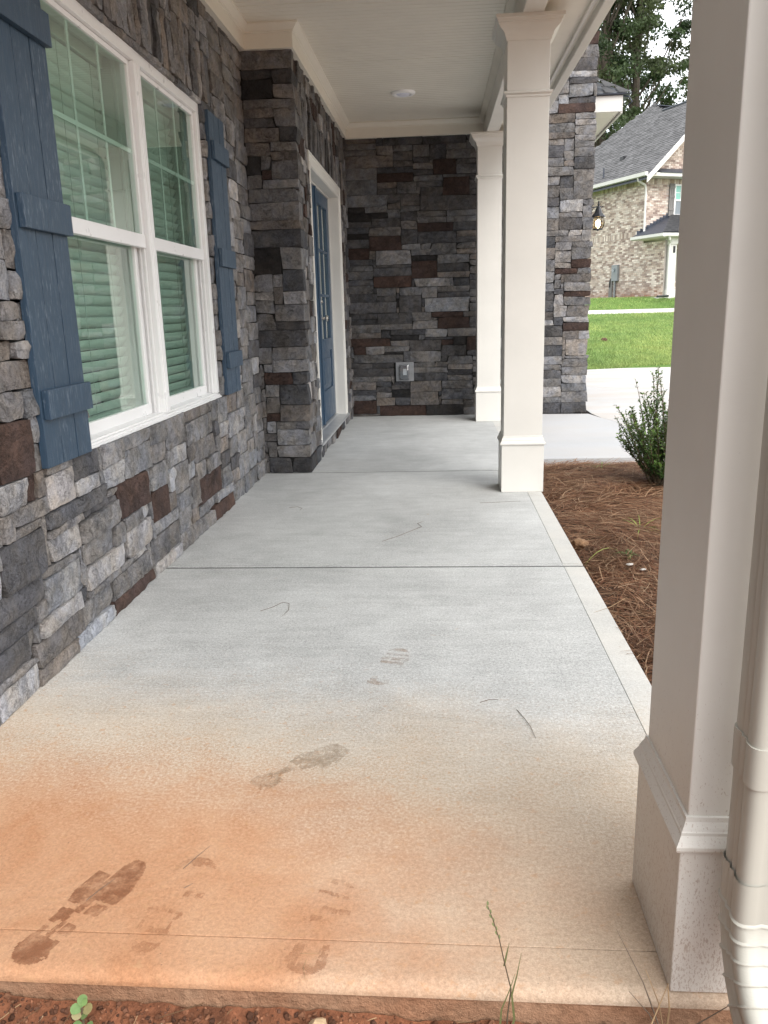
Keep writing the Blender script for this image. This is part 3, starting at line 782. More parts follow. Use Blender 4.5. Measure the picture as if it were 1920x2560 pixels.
# 2. return wall facing the camera, its outer corner stones turning into the entry wall
RB = 5.925
root = thing('return_wall', 'narrow stacked stone wall facing the camera between window and front door', 'stone wall', (-1.15, RB, 0))
MB().box(-1.36, -1.005, RB, RB + 0.10, -0.1, 3.05).build('wall_backing', M['mortar'], root)
w = Wall(root, -1.31, -0.96, 0, 2.91, lambda s, d, z: (s, RB - d, z), 23, res=0.04, pal='LMMMMWWDDM', hs=[2, 3, 3, 4, 4], flip=False, tone=.8, wr=(1.8, 4.5))
w.seed(RET); w.fill()
quoins = []
for n, (i0, i1, j0, j1, k, kw) in enumerate(w.items):
    if i1 >= w.nx:
        L = w.rr.choice((0.05, 0.08, 0.13, 0.2, 0.26)); kw['back'] = L; kw['end'] = w.rr.uniform(0.0, 0.018)
        quoins.append((5.88, RB + L, j0 * GZ, j1 * GZ))
w.build()

# 3. entry wall with the front door
EB = -1.005
root = thing('entry_wall', 'stacked stone wall framing the blue front door', 'stone wall', (EB, 7.5, 0))
DO = (6.53, 8.60, 0.09, 2.37)
mb = MB()
for a, b, c, d in ((RB + .10, DO[0], -0.1, 3.05), (DO[1], 9.2, -0.1, 3.05), (DO[0], DO[1], -0.1, DO[2]), (DO[0], DO[1], DO[3], 3.05)):
    mb.box(EB - 0.12, EB, a, b, c, d)
mb.build('wall_backing', M['mortar'], root)
w = Wall(root, 5.90, 9.15, 0, 2.94, lambda s, d, z: (EB + d, s, z), 31, res=0.045, pal='LLMMMWWDB', tone=.85, hs=[3, 3, 4, 4, 5], flip=True, proud=(0.025, 0.05), wr=(0.9, 2.2))
w.hole(*DO)
for q in quoins: w.hole(*q)
y = 6.36
while y < 8.75:
    ww = w.rr.choice((2, 2, 2, 3)); i0 = round((y - w.s0) / GS); j0 = round((DO[3] + .01) / GZ); j1 = j0 + w.rr.choice((8, 9, 10, 10))
    if w.g[j0:j1, i0:i0 + ww].any(): y += GS; continue
    w.put(i0, i0 + ww, j0, j1, w.rr.choice('MMWDBLMX')); y += ww * GS
w.fill(); w.build()

# 4. end wall under the porch roof, 5. its continuation outside as the garage corner
NB = 9.16
root = thing('end_wall', 'dark stacked stone wall closing the far end of the porch', 'stone wall', (-0.2, NB, 0))
mb = MB().box(-1.12, -0.412, NB, NB + 0.12, -0.1, 3.06).box(-0.412, -0.335, NB, NB + .12, -.1, 0.42).box(-0.412, -0.335, NB, NB + .12, 0.58, 3.06).box(-0.335, 0.53, NB, NB + 0.12, -0.1, 3.06)
mb.build('wall_backing', M['mortar'], root)
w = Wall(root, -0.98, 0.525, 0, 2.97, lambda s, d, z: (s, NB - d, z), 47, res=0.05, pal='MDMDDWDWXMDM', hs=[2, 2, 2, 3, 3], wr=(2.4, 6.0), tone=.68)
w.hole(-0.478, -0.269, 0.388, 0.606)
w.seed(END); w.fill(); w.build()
root = thing('garage_corner_wall', 'tall grey stacked stone corner of the garage beside the lit lantern', 'stone wall', (1.1, NB, 0))
MB().box(0.53, 1.60, NB, NB + 0.12, -0.1, 4.6).box(1.48, 1.60, NB + .12, 16.0, -0.1, 3.3).build('wall_backing', M['mortar'], root)
w = Wall(root, 0.525, 1.645, 0, 4.5, lambda s, d, z: (s, NB - d, z), 53, res=0.045, pal='LMMMMMDDWM', hs=[2, 3, 3, 4, 4], wr=(1.9, 4.5), tone=.82)
w.seed(PIER); w.fill()
for it in w.items:
    if it[1] >= w.nx: it[5]['back'] = w.rr.choice((0.1, 0.2, 0.3)); it[5]['end'] = w.rr.uniform(-0.008, 0.014)
w.build()

# the stone front goes on towards and past the camera, outside the picture
root = thing('near_wall', 'stacked stone wall continuing past the camera on the left', 'stone wall', (WB, -0.6, 0))
MB().box(WB - 0.12, WB, -7.0, 1.24, -0.15, 3.05).build('wall_backing', M['mortar'], root)
vv, ff, tt = [], [], []
rr = random.Random(77); z = -.06
while z < 3.0:
    h = rr.choice((.09, .12, .12, .15)); y = -3.0
    while y < 1.24:
        w_ = min(rr.uniform(.16, .42), 1.245 - y)
        if w_ > .03:
            vs, fs, nf = stone_mesh(w_ - .004, h - .004, rr.uniform(.03, .05), .06, rr)
            o_ = len(vv); vv += [(WB + p[1] - root.location.x, y + w_ / 2 + p[0] - root.location.y, z + h / 2 + p[2]) for p in vs]
            ff += [tuple(i + o_ for i in reversed(f)) for f in fs]
        y += w_
    z += h
me = bpy.data.meshes.new('stone'); me.from_pydata(vv, [], ff); me.update()
o = link_mesh('stone', me, M['stone'], root); o.color = (.2, .2, .2, 1); o['kind'] = 'stuff'

# ---------------------------------------------------------------- double window with blinds
XF = -1.325
win = thing('double_window', 'white vinyl twin double hung window with closed blinds between blue shutters', 'window', (XF, 3.86, 0.687))
y0, y1, z0, z1 = wins
MU = (3.82, 3.90)
mb = MB()
mb.box(XF - .10, XF, y0, y0 + .05, z0 + .028, z1 - .05).box(XF - .10, XF, y1 - .05, y1, z0 + .028, z1 - .05)
mb.box(XF - .10, XF, y0, y1, z1 - .05, z1)
mb.build('window_frame', M['vinyl'], win, bevel=.003)
MB().box(XF - .10, XF + .004, MU[0], MU[1], z0 + .028, z1 - .051).build('mullion', M['vinyl'], win, bevel=.004)
MB().box(XF - .006, XF + .008, (MU[0] + MU[1]) / 2 - .012, (MU[0] + MU[1]) / 2 + .012, z0 + .03, z1 - .053).build('mullion_strip', M['vinyl'], win, bevel=.003)
mb = MB().prism([(-.10, 0), (.012, 0), (.012, .010), (.004, .012), (.004, .019), (-.008, .021), (-.008, .028), (-.10, .034)],
                lambda d, z: (XF + d, y0 - .004, z0 + z), lambda d, z: (XF + d, y1 + .004, z0 + z))
mb.build('window_sill', M['vinyl'], win, bevel=.0015)
units = ((y0 + .05, MU[0]), (MU[1], y1 - .05))
for ua, ub in units:
    # jamb tracks seen beside the lower sash
    mb = MB()
    for yy, sg in ((ua, 1), (ub, -1)):
        for x in (XF - .030, XF - .048, XF - .088):
            a, b = sorted((yy, yy + sg * .009)); mb.box(x, x + .007, a, b, z0 + .03, z1 - .052)
    mb.build('jamb_track', M['vinyl'], win, bevel=.001)
    # upper sash (outer), its grille between the glass
    xs = XF - .045
    up = MB()
    a, b, c, d = ua + .004, ub - .004, 1.478, z1 - .052
    up.box(xs, xs + .026, a, a + .022, c + .058, d - .020).box(xs, xs + .026, b - .022, b, c + .058, d - .020)
    up.box(xs, xs + .026, a, b, d - .020, d).box(xs, xs + .030, a, b, c, c + .058)
    so = up.build('upper_sash', M['vinyl'], win, bevel=.002)
    MB().box(xs + .012, xs + .016, a + .021, b - .021, c + .057, d - .019).build('pane', M['glass'], so)
    for k in (1, 2):
        yy = a + .02 + (b - a - .04) * k / 3
        MB().box(xs + .004, xs + .009, yy - .009, yy + .009, c + .056, d - .018).build('muntin', M['vinyl'], so)
    zz = (c + .058 + d - .02) / 2
    MB().box(xs + .0035, xs + .0095, a + .02, b - .02, zz - .009, zz + .009).build('muntin', M['vinyl'], so)
    # lower sash (inner)
    xs = XF - .085
    lo = MB()
    a, b, c, d = ua + .010, ub - .010, z0 + .030, 1.520
    lo.box(xs, xs + .028, a, a + .036, c + .050, d - .034).box(xs, xs + .028, b - .036, b, c + .050, d - .034)
    lo.box(xs, xs + .028, a, b, c, c + .050).box(xs, xs + .028, a, b, d - .034, d)
    so = lo.build('lower_sash', M['vinyl'], win, bevel=.003)
    MB().box(xs + .012, xs + .016, a + .035, b - .035, c + .049, d - .033).build('pane', M['glass'], so)
    # blind: headrail, slats, cords, bottom rail
    xb = XF - .160
    bo = MB().box(xb - .028, xb + .028, ua + .012, ub - .012, z1 - .085, z1 - .035).build('blind', M['blind'], win, bevel=.003)
    ln = ub - ua - .03
    n = 32; pitch = (z1 - .09 - (z0 + .075)) / n
    me = None
    for k in range(n):
        zc = z0 + .075 + pitch * (k + .5)
        if me is None:
            mb = MB(); th = rad(61); nn = 4
            pts = []
            for i in range(nn + 1):
                q = -0.5 + i / nn; bow = .0030 * (1 - 4 * q * q)
                pts.append((q * .050 * math.cos(th) + bow * math.sin(th), q * .050 * math.sin(th) - bow * math.cos(th)))
            prof = pts + [(p[0] - .0022 * math.sin(th), p[1] + .0022 * math.cos(th)) for p in reversed(pts)]
            mb.prism(prof, lambda p, q: (p, -ln / 2, q), lambda p, q: (p, ln / 2, q))
            me0 = mb.build('blind_slat', M['blind'], None); me = me0.data; me0.parent = bo
            me0.location = Vector((xb, (ua + ub) / 2, zc)) - wloc(bo); continue
        o = link_mesh('blind_slat', me, None, bo, (xb, (ua + ub) / 2, zc))
        o.rotation_euler = (R.gauss(0, .0012), R.gauss(0, .02), 0)
    MB().box(xb - .024, xb + .024, ua + .014, ub - .014, z0 + .052, z0 + .072).build('bottom_rail', M['blind'], bo, bevel=.003)
    for q in (.14, .5, .86):
        yy = ua + (ub - ua) * q
        MB().box(xb + .0145, xb + .0165, yy - .001, yy + .001, z0 + .06, z1 - .05).build('blind_cord', M['cord'], bo)
    MB().tube([(xb + .035, ua + .10, z1 - .07), (xb + .036, ua + .103, 1.45)], .004, 6).build('tilt_wand', M['cord'], bo)
    # lined opening behind the sash
    mb = MB()
    mb.box(XF - .30, XF - .101, ua - .02, ua - .001, z0, z1 - .03).box(XF - .30, XF - .101, ub + .001, ub + .02, z0, z1 - .03)
    mb.box(XF - .30, XF - .101, ua - .001, ub + .001, z1 - .034, z1 - .02).box(XF - .30, XF - .101, ua - .001, ub + .001, z0 + .01, z0 + .035)
    mb.build('jamb_lining', M['blind'], win)
rm = thing('room_interior', 'dim room seen through the blinds of the double window', 'room', (-2, 3.8, 0), kind='structure')
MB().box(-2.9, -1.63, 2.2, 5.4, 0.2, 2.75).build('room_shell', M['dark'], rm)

# ---------------------------------------------------------------- shutters
def shutter(ya, yb, label):
    x0, x1 = -1.306, -1.281
    t = thing('shutter', label, 'shutter', (x0, (ya + yb) / 2, .69), 'board and batten shutters')
    w = (yb - ya - .010) / 3
    for k in range(3):
        a = ya + k * (w + .005)
        MB().box(x0, x1 - (.001 if k == 1 else 0), a, a + w, .693, 2.295).build('board', M['shutter'], t, bevel=.002)
    MB().box(x0 + .002, x0 + .006, ya + .01, yb - .01, .72, 2.27).build('backing_strip', M['black'], t)
    for a, b in ((.852, .948), (1.447, 1.549), (2.037, 2.137)):
        MB().box(x1 + .0005, x1 + .0225, ya + .012, yb + .002, a, b).build('batten', M['shutter'], t, bevel=.002)
    return t
shutter(2.520, 2.862, 'nearer blue board and batten shutter on the camera side of the window')
shutter(4.862, 5.195, 'farther blue board and batten shutter beside the stone return wall')

# ---------------------------------------------------------------- front door
dr = thing('front_door', 'blue double front door with glazed top half and white casing', 'door', (-1.02, 7.56, 0.1))
XD = -1.085
mb = MB()
DY0, DY1, DH = 6.64, 8.475, 2.272
cp = [(-.03, .006), (.030, .006), (.034, .014), (.034, .030), (.026, .034), (.026, .086), (.036, .092), (.036, .100), (-.03, .100)]
mb.prism(cp, lambda d, q: (EB + d, DY1 + q, .116), lambda d, q: (EB + d, DY1 + q, DH + q))
mb.prism(cp, lambda d, q: (EB + d, DY0 - q, .116), lambda d, q: (EB + d, DY0 - q, DH + q))
mb.prism(cp, lambda d, q: (EB + d, DY0 - q, DH + q), lambda d, q: (EB + d, DY1 + q, DH + q))
mb.build('casing', M['paint'], dr)
mb = MB().box(XD - .06, EB + .025, DY1, DY1 + .03, .116, DH).box(XD - .06, EB + .025, DY0 - .03, DY0, .116, DH).box(XD - .06, EB + .025, DY0 - .03, DY1 + .03, DH, DH + .03)
mb.box(XD - .02, XD + .012, DY1 - .012, DY1 - .0005, .118, DH - .001).box(XD - .02, XD + .012, DY0 + .001, DY1 - .013, DH - .012, DH - .0005)
mb.build('jamb', M['paint'], dr, bevel=.002)
mb = MB().prism([(XD - .06, .095), (-.953, .095), (-.953, .108), (-.962, .114), (-1.06, .118), (-1.065, .125), (XD - .06, .125)],
                lambda x, z: (x, DY0 - .10, z), lambda x, z: (x, DY1 + .11, z))
mb.build('threshold', M['alum'], dr)
for n, (a, b, sg) in enumerate(((DY0 + .003, 7.555, -1), (7.563, DY1 - .013, 1))):
    zb, zt = .130, DH - .015
    st = .135
    lf = MB()
    lf.box(XD - .045, XD, a, a + st, zb, zt).box(XD - .045, XD, b - st, b, zb, zt)
    lf.box(XD - .045, XD, a + st, b - st, zt - .115, zt).box(XD - .045, XD, a + st, b - st, .800, .915).box(XD - .045, XD, a + st, b - st, zb, .430)
    o = lf.build('door_leaf', M['door'], dr, bevel=.004)
    MB().box(XD - .034, XD - .016, a + st - .004, b - st + .004, .428, .802).build('door_panel', M['door'], o)
    pa, pb = a + st + .035, b - st - .035
    MB().prism([(0, 0), (.012, .022), (.012, .10)], lambda d, q: (XD - .016 + d, pa + q, .465 + q), lambda d, q: (XD - .016 + d, pb - q, .465 + q)).box(XD - .018, XD - .005, pa + .03, pb - .03, .50, .73).build('raised_field', M['door'], o, bevel=.006)
    MB().box(XD - .026, XD - .020, a + st - .004, b - st + .004, .912, zt - .113).build('pane', M['doorglass'], o)
    mid = (a + b) / 2
    MB().box(XD - .034, XD - .006, mid - .012, mid + .012, .914, zt - .114).build('muntin', M['door'], o, bevel=.003)
    for k in (1, 2):
        zz = .915 + (zt - .115 - .915) * k / 3
        MB().box(XD - .034, XD - .007, a + st - .001, b - st + .001, zz - .012, zz + .012).build('muntin', M['door'], o, bevel=.003)
    MB().box(XD - .20, XD - .19, a + .05, b - .05, .6, zt).build('curtain', M['curtain'], o)
MB().box(XD - .002, XD + .016, 7.535, 7.580, .130, DH - .015).build('astragal', M['door'], dr, bevel=.004)
k = MB().lathe([(0, 0), (.032, 0), (.034, .004), (.030, .009), (.014, .012), (.012, .030), (.020, .036), (.028, .046), (.030, .056), (.026, .066), (.014, .072), (0, .073)], (0, 0, 0), 20)
def outward(mbx, y, z): return mbx.warp(lambda a, b, c: (XD + c, y + a, z + b))
outward(k, 7.635, 1.113).build('door_knob', M['nickel'], dr, smooth='auto')
k = MB().lathe([(0, 0), (.031, 0), (.033, .006), (.027, .014), (.013, .018), (.012, .026), (0, .027)], (0, 0, 0), 20)
outward(k, 7.635, 1.262).build('deadbolt', M['nickel'], dr, smooth='auto')
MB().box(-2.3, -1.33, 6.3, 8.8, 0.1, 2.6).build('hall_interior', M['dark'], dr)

# ---------------------------------------------------------------- ceiling, frieze, beam, eave
BX0, BX1 = .492, .612
ce = thing('porch_ceiling', 'cream beadboard ceiling of the porch', 'ceiling', (-0.4, 5, 3.0), kind='structure')
seams = [0.85, 1.55, 2.87, 4.19, 5.51, 6.83, 8.15, 9.10]
for a, b in zip(seams, seams[1:]):
    mb = MB(); ys = [(a + .0025, .009), (a + .0075, 0)]
    n = round((b - a) / .066); p = (b - a) / n
    for k in range(n):
        c = a + p * k
        if k: ys += [(c - .007, 0), (c - .0035, .0035), (c, .0005), (c + .0035, .0035), (c + .007, 0)]
    ys += [(b - .0075, 0), (b - .0025, .009)]
    vs = []
    for y, h in ys: vs += [(-1.36, y, ceil(y) + h), (BX0 + .01, y, ceil(y) + h)]
    mb.add(vs, [(2 * i, 2 * i + 1, 2 * i + 3, 2 * i + 2) for i in range(len(ys) - 1)])
    mb.build('ceiling_panel', M['ceil'], ce)
MB().box(-1.36, .50, .85, 9.12, 0.012, 0.03).warp(lambda x, y, z: (x, y, z + ceil(y))).build('ceiling_deck', M['dark'], ce)

ft = thing('frieze_trim', 'cream frieze board and crown moulding along the top of the stone walls', 'trim', (-1.2, 5.9, 2.87))
pf = [(-.06, 0), (.022, 0), (.022, .092), (.030, .096), (.030, .104), (.040, .112), (.058, .132), (.066, .138), (.066, .158), (-.06, .158)]
XL, YR, XE, YE = -1.290, 5.868, -.962, 9.100
fz = lambda x, y, z: (x, y, z + fr(y))
MB().prism(pf, lambda d, z: fz(XL + d, .95, z), lambda d, z: fz(XL + d, YR - d, z)).build('frieze_board', M['ceil'], ft)
MB().prism(pf, lambda d, z: fz(XL + d, YR - d, z), lambda d, z: fz(XE + d, YR - d, z)).build('frieze_board', M['ceil'], ft)
MB().prism(pf, lambda d, z: fz(XE + d, YR - d, z), lambda d, z: fz(XE + d, YE - d, z)).build('frieze_board', M['ceil'], ft)
MB().prism(pf, lambda d, z: fz(XE + d, YE - d, z), lambda d, z: fz(BX0 - .001, YE - d, z)).build('frieze_board', M['ceil'], ft)

bt = lambda y: fr(y) - .09
be = thing('porch_beam', 'cream boxed beam resting on the porch columns', 'beam', (.55, 5, 2.8))
YB0, YB1 = .95, 9.09
MB().box(BX0, BX1, YB0, YB1, 0, .30).warp(lambda x, y, z: (x, y, z + bt(y))).build('beam_box', M['paint'], be, bevel=.006)
pr = [(0, .175), (.012, .180), (.034, .205), (.044, .215), (.044, .236), (0, .236)]
MB().prism(pr, lambda d, z: (BX0 - d, YB0, z + bt(YB0)), lambda d, z: (BX0 - d, YE - .066, z + bt(YE))).build('beam_crown', M['ceil'], be)

ea = thing('porch_eave', 'cream soffit, fascia and gutter outside the porch beam', 'eave', (.8, 5, 2.9))
es = lambda y: bt(y) + .055
mb = MB().box(BX1 + .001, .925, YB0, YB1 + .02, 0, .02).warp(lambda x, y, z: (x, y, z + es(y))); mb.build('soffit', M['ceil'], ea)
mb = MB().box(.872, .894, YB0, YB1 + .01, -.022, -.0005).warp(lambda x, y, z: (x, y, z + es(y))); mb.build('soffit_trim', M['gutter'], ea, bevel=.002)
mb = MB().box(.926, .988, YB0, YB1 + .015, -.045, .13).warp(lambda x, y, z: (x, y, z + es(y))); mb.build('gutter', M['paint'], ea, bevel=.006)
MB().box(-1.36, 1.02, .8, 9.1, .17, .20).warp(lambda x, y, z: (x, y, z + ceil(y) + max(0, (1.0 - x)) * .35)).build('roof_deck', M['flash'], ea)
# the wider nearer stretch of eave above the gutter
mb = MB().box(1.03, 1.235, .8, 5.30, .215, .235).build('soffit', M['ceil'], ea) if False else None
up = thing('upper_eave', 'pale boxed eave end above the porch gutter against the trees', 'eave', (1.13, 3, 3.1))
MB().box(.99, 1.29, .9, 5.33, 3.02, 3.035).build('soffit', M['ceil'], up)
MB().box(1.291, 1.312, .9, 5.352, 2.995, 3.16).build('fascia', M['gutter'], up, bevel=.003)
MB().box(.99, 1.2905, 5.331, 5.352, 2.995, 3.16).build('fascia', M['gutter'], up, bevel=.003)
MB().box(.99, 1.33, .9, 5.37, 3.161, 3.18).build('roof_edge', M['flash'], up)

# ---------------------------------------------------------------- columns
def column(x0, x1, y0, y1, label, mat, pl=.300):
    t = thing('porch_column', label, 'column', ((x0 + x1) / 2, (y0 + y1) / 2, 0), 'square porch columns')
    zt = bt((y0 + y1) / 2) - .002
    i = .0125
    MB().box(x0, x1, y0, y1, .0005, pl).build('plinth', mat, t, bevel=.0025)
    a, b, c, d = x0 + i, x1 - i, y0 + i, y1 - i
    MB().box(a, b, c, d, pl + .0005, zt - .02).build('shaft', mat, t, bevel=.0025)
    p = pl
    MB().ring([(-.004, p + .001), (.0200, p - .008), (.0215, p - .004), (.0215, p + .002), (.0175, p + .010), (.0130, p + .019), (.0125, p + .024), (.0110, p + .026),
               (.0090, p + .031), (.005, p + .040), (.004, p + .048), (-.004, p + .049)], a, b, c, d).build('base_moulding', mat, t)
    z = zt - .400
    MB().ring([(-.004, z - .018), (.006, z - .018), (.007, z - .006), (.0125, z - .004), (.0175, z + .002), (.0175, z + .009), (.013, z + .013), (.006, z + .015), (-.004, z + .016)], a, b, c, d).build('neck_moulding', mat, t, smooth='auto')
    z = zt - .122
    prof = [(-.004, z), (.006, z), (.008, z + .014), (.012, z + .020)]
    for k in range(9):
        q = k / 8
        prof.append((.014 + .040 * (q - .13 * math.sin(2 * math.pi * q)), z + .024 + .060 * q))
    prof += [(.059, z + .086), (.062, z + .098), (.070, z + .102), (.070, z + .120), (-.004, z + .120)]
    MB().ring(prof, a, b, c, d).build('capital', mat, t, smooth='auto')
    return t
column(.394, .676, 1.186, 1.470, 'nearest white porch column, cut by the right edge, spattered with red clay', M['paint_splash'], .295)
column(.402, .672, 5.145, 5.418, 'middle white porch column standing beside the pine straw bed', M['paint'], .318)
column(.394, .660, 8.545, 8.815, 'farthest white porch column, half hidden in front of the end wall', M['paint'], .318)

# ---------------------------------------------------------------- small fittings
lt = thing('recessed_light', 'round white recessed light in the porch ceiling', 'light', (-.29, 7.87, ceil(7.87)))
c = (-.29, 7.87, ceil(7.87))
MB().lathe([(.062, -.010), (.070, -.022), (.092, -.022), (.108, -.012), (.112, .004)], c, 32).build('trim_ring', M['white'], lt, smooth=True)
MB().lathe([(0, -.034), (.03, -.031), (.055, -.022), (.066, -.010)], c, 32).build('lens', M['lens'], lt, smooth=True)

ou = thing('wall_outlet', 'grey mounting block with clear covered outlet low on the end wall', 'outlet', (-.37, 9.1, .39))
MB().box(-.474, -.273, 9.098, 9.19, .392, .602).build('mounting_block', M['boxgrey'], ou, bevel=.004)
MB().box(-.430, -.325, 9.075, 9.0975, .415, .575).build('outlet_box', M['boxgrey'], ou, bevel=.010)
MB().box(-.392, -.352, 9.069, 9.0745, .462, .532).build('receptacle', M['white'], ou, bevel=.004)
MB().box(-.434, -.321, 9.030, 9.066, .410, .580).build('bubble_cover', M['clear'], ou, bevel=.012)
MB().tube([(-.338, 9.028, .52), (-.338, 9.022, .56), (-.338, 9.028, .572)], .007, 8).build('cover_latch', M['white'], ou)

ln = thing('wall_lantern', 'lit black carriage lantern on the garage wall', 'lantern', (1.755, 9.40, 1.95))
c = (1.755, 9.40, 0)
MB().lathe([(0, 2.262), (.006, 2.258), (.010, 2.248), (.006, 2.238), (.012, 2.230), (.014, 2.222), (.008, 2.212), (.010, 2.205), (.024, 2.190), (.034, 2.165), (.040, 2.140), (.062, 2.118), (.076, 2.104), (.078, 2.096), (.066, 2.090), (.050, 2.094), (0, 2.094)], c, 8).build('hood', M['black'], ln)
for k in range(8):
    a = math.pi / 8 + k * math.pi / 4; pts = []
    for q in range(7):
        s_ = q / 6; r = .052 + .020 * math.sin(s_ * math.pi) - .004 * s_
        pts.append((c[0] + r * math.cos(a), c[1] + r * math.sin(a), 2.094 - .122 * s_))
    MB().tube(pts, .0042, 5).build('rib', M['black'], ln)
MB().lathe([(.049, 2.093), (.062, 2.07), (.067, 2.035), (.062, 2.0), (.045, 1.973)], c, 16).build('globe', M['lampglass'], ln, smooth=True)
MB().lathe([(.050, 1.976), (.054, 1.970), (.050, 1.962), (.02, 1.958), (0, 1.948)], c, 12).build('base_cup', M['black'], ln)
MB().lathe([(0, 2.068), (.018, 2.062), (.028, 2.04), (.026, 2.012), (.014, 1.99), (0, 1.976)], c, 14).build('bulb', M['bulb'], ln, smooth=True)
MB().tube([(1.606, 9.40, 2.18), (1.66, 9.40, 2.196), (1.72, 9.40, 2.198), (1.755, 9.40, 2.205), (1.79, 9.40, 2.198), (1.806, 9.40, 2.206)], [.008, .007, .006, .006, .005, .008], 8).build('arm', M['black'], ln)
MB().tube([(1.61, 9.40, 2.10), (1.65, 9.40, 2.11), (1.68, 9.40, 2.15), (1.70, 9.40, 2.19)], .005, 6).build('scroll', M['black'], ln)
MB().box(1.601, 1.612, 9.35, 9.45, 2.02, 2.24).build('back_plate', M['black'], ln, bevel=.01)

# garage eave beyond the corner
ge = thing('garage_eave', 'cream boxed garage eave with shingle edge behind the stone corner', 'eave', (1.75, 9.6, 3.1))
MB().box(1.45, 1.945, 9.30, 15.6, 3.125, 3.14).build('soffit', M['ceil'], ge)
MB().box(1.45, 1.945, 9.29, 9.31, 3.12, 3.275).build('fascia', M['gutter'], ge, bevel=.003)
MB().box(1.925, 1.95, 9.312, 15.6, 3.105, 3.275).build('fascia', M['gutter'], ge, bevel=.003)
mb = MB(); vs = []
for k, (y, zz) in enumerate(((9.26, 3.278), (15.6, 3.278))):
    vs += [(2.02, y, zz), (1.45, y + .15, zz + .30)]
mb.hexa([(1.20, 9.255, 3.278), (2.02, 9.255, 3.278), (1.2, 15.6, 3.278), (2.02, 15.6, 3.278), (1.2, 9.255, 3.29), (2.03, 9.25, 3.288), (1.2, 15.6, 3.29), (2.03, 15.6, 3.288)])
mb.build('drip_edge', M['flash'], ge)
tl, cl = [], []
for r_ in range(4):           # hip: courses climbing back from the near edge
    for k in range(7):
        x0_ = 2.03 - .14 * k - r_ * .12; x1_ = x0_ - .135
        ya, yb = 9.245 + r_ * .15, 9.245 + (r_ + 1) * .15 + .02
        za, zb_ = 3.296 + r_ * .095, 3.296 + (r_ + 1) * .095 + .005
        tl += [(x0_, ya, za), (x1_, ya, za), (x1_ - .02, yb, zb_), (x0_ - .12, yb, zb_)]
        g = R.uniform(.07, .12); cl.append((g, g, g * 1.03))
np_mesh('shingle', tl, 4, M['shingle'], ge, cl)['kind'] = 'stuff'
MB().hexa([(1.2, 9.27, 3.285), (2.0, 9.27, 3.285), (1.2, 15.6, 3.285), (2.0, 15.6, 3.285), (1.1, 9.9, 3.66), (1.5, 9.9, 3.66), (1.1, 15.6, 3.66), (1.5, 15.6, 3.66)]).build('roof_body', M['flash'], ge)
MB().tube([(1.95, 9.30, 3.27), (2.0, 9.27, 3.255), (2.03, 9.25, 3.20), (2.0, 9.27, 3.175)], .008, 6).build('loose_flashing', M['flash'], ge)

# ---------------------------------------------------------------- downspout by the nearest column
ds = thing('downspout', 'cream metal downspout with ribbed elbow in front of the nearest column', 'downspout', (.49, 1.1, 0))
def rrect(wx, wy, r, grooves=True):
    pts = []
    for (cx, cy, a0) in ((wx - r, wy - r, 0), (-(wx - r), wy - r, 90), (-(wx - r), -(wy - r), 180), (wx - r, -(wy - r), 270)):
        for k in range(5):
            a = rad(a0 + 22.5 * k); pts.append((cx + r * math.cos(a), cy + r * math.sin(a)))
        # shallow flutes along the flats
        nx_, ny_ = math.cos(rad(a0 + 90)), math.sin(rad(a0 + 90))
        p = pts[-1]
        q = {0: (-(wx - r), wy), 90: (-wx, -(wy - r)), 180: (wx - r, -wy), 270: (wx, wy - r)}[a0]
        for k in range(1, 6):
            f = k / 6; dd = (.0032 if k % 2 == 0 else 0.0) if grooves else 0
            pts.append((p[0] + (q[0] - p[0]) * f - nx_ * dd, p[1] + (q[1] - p[1]) * f - ny_ * dd))
    return pts
DC = (.4935, 1.105)
sec = rrect(.047, .042, .016)
def loft(mb, stations):
    """stations: (centre, tangent tilt towards -Y in radians, scale)"""
    n = len(sec); vs = []
    for (x, y, z, a, s_) in stations:
        for u, v_ in sec:
            vs.append((x + u * s_, y + v_ * s_ * math.cos(a), z + v_ * s_ * math.sin(-a)))
    m_ = len(stations)
    mb.add(vs, [(i * n + k, i * n + (k + 1) % n, (i + 1) * n + (k + 1) % n, (i + 1) * n + k) for i in range(m_ - 1) for k in range(n)])
    return mb
loft(MB(), [(DC[0], DC[1], 3.2, 0, 1), (DC[0], DC[1], 1.5, 0, 1), (DC[0], DC[1], .520, 0, 1)]).build('pipe', M['dspout'], ds, smooth='auto')
loft(MB(), [(DC[0], DC[1], .545, 0, 1.0), (DC[0], DC[1], .545, 0, 1.055), (DC[0], DC[1], .480, 0, 1.055), (DC[0], DC[1], .480, 0, 1.0)]).build('strap', M['dspout'], ds, smooth='auto')
loft(MB(), [(DC[0], DC[1], .519, 0, 0.985), (DC[0], DC[1], .285, 0, 0.985)]).build('pipe', M['dspout'], ds, smooth='auto')
st_, n = [], 0
path = [(.300, 0, 0)]
st_.append((DC[0], DC[1], .318, 0, 1.05)); st_.append((DC[0], DC[1], .255, 0, 1.05))
zc, yc, a = .250, DC[1], 0.0
for k in range(6):
    st_.append((DC[0], yc, zc, a, 1.045)); st_.append((DC[0], yc - .0004, zc - .003, a, 1.10)); st_.append((DC[0], yc - .0007, zc - .0048, a, 1.10)); st_.append((DC[0], yc - .0008, zc - .0058, a, 1.045))
    a += .19; stp = .036
    yc -= stp * math.sin(a); zc -= stp * math.cos(a)
for k in range(1, 5):
    st_.append((DC[0], yc - .06 * k * math.sin(a), zc - .06 * k * math.cos(a), a, 1.05))
loft(MB(), st_).build('elbow', M['dspout'], ds, smooth='auto')

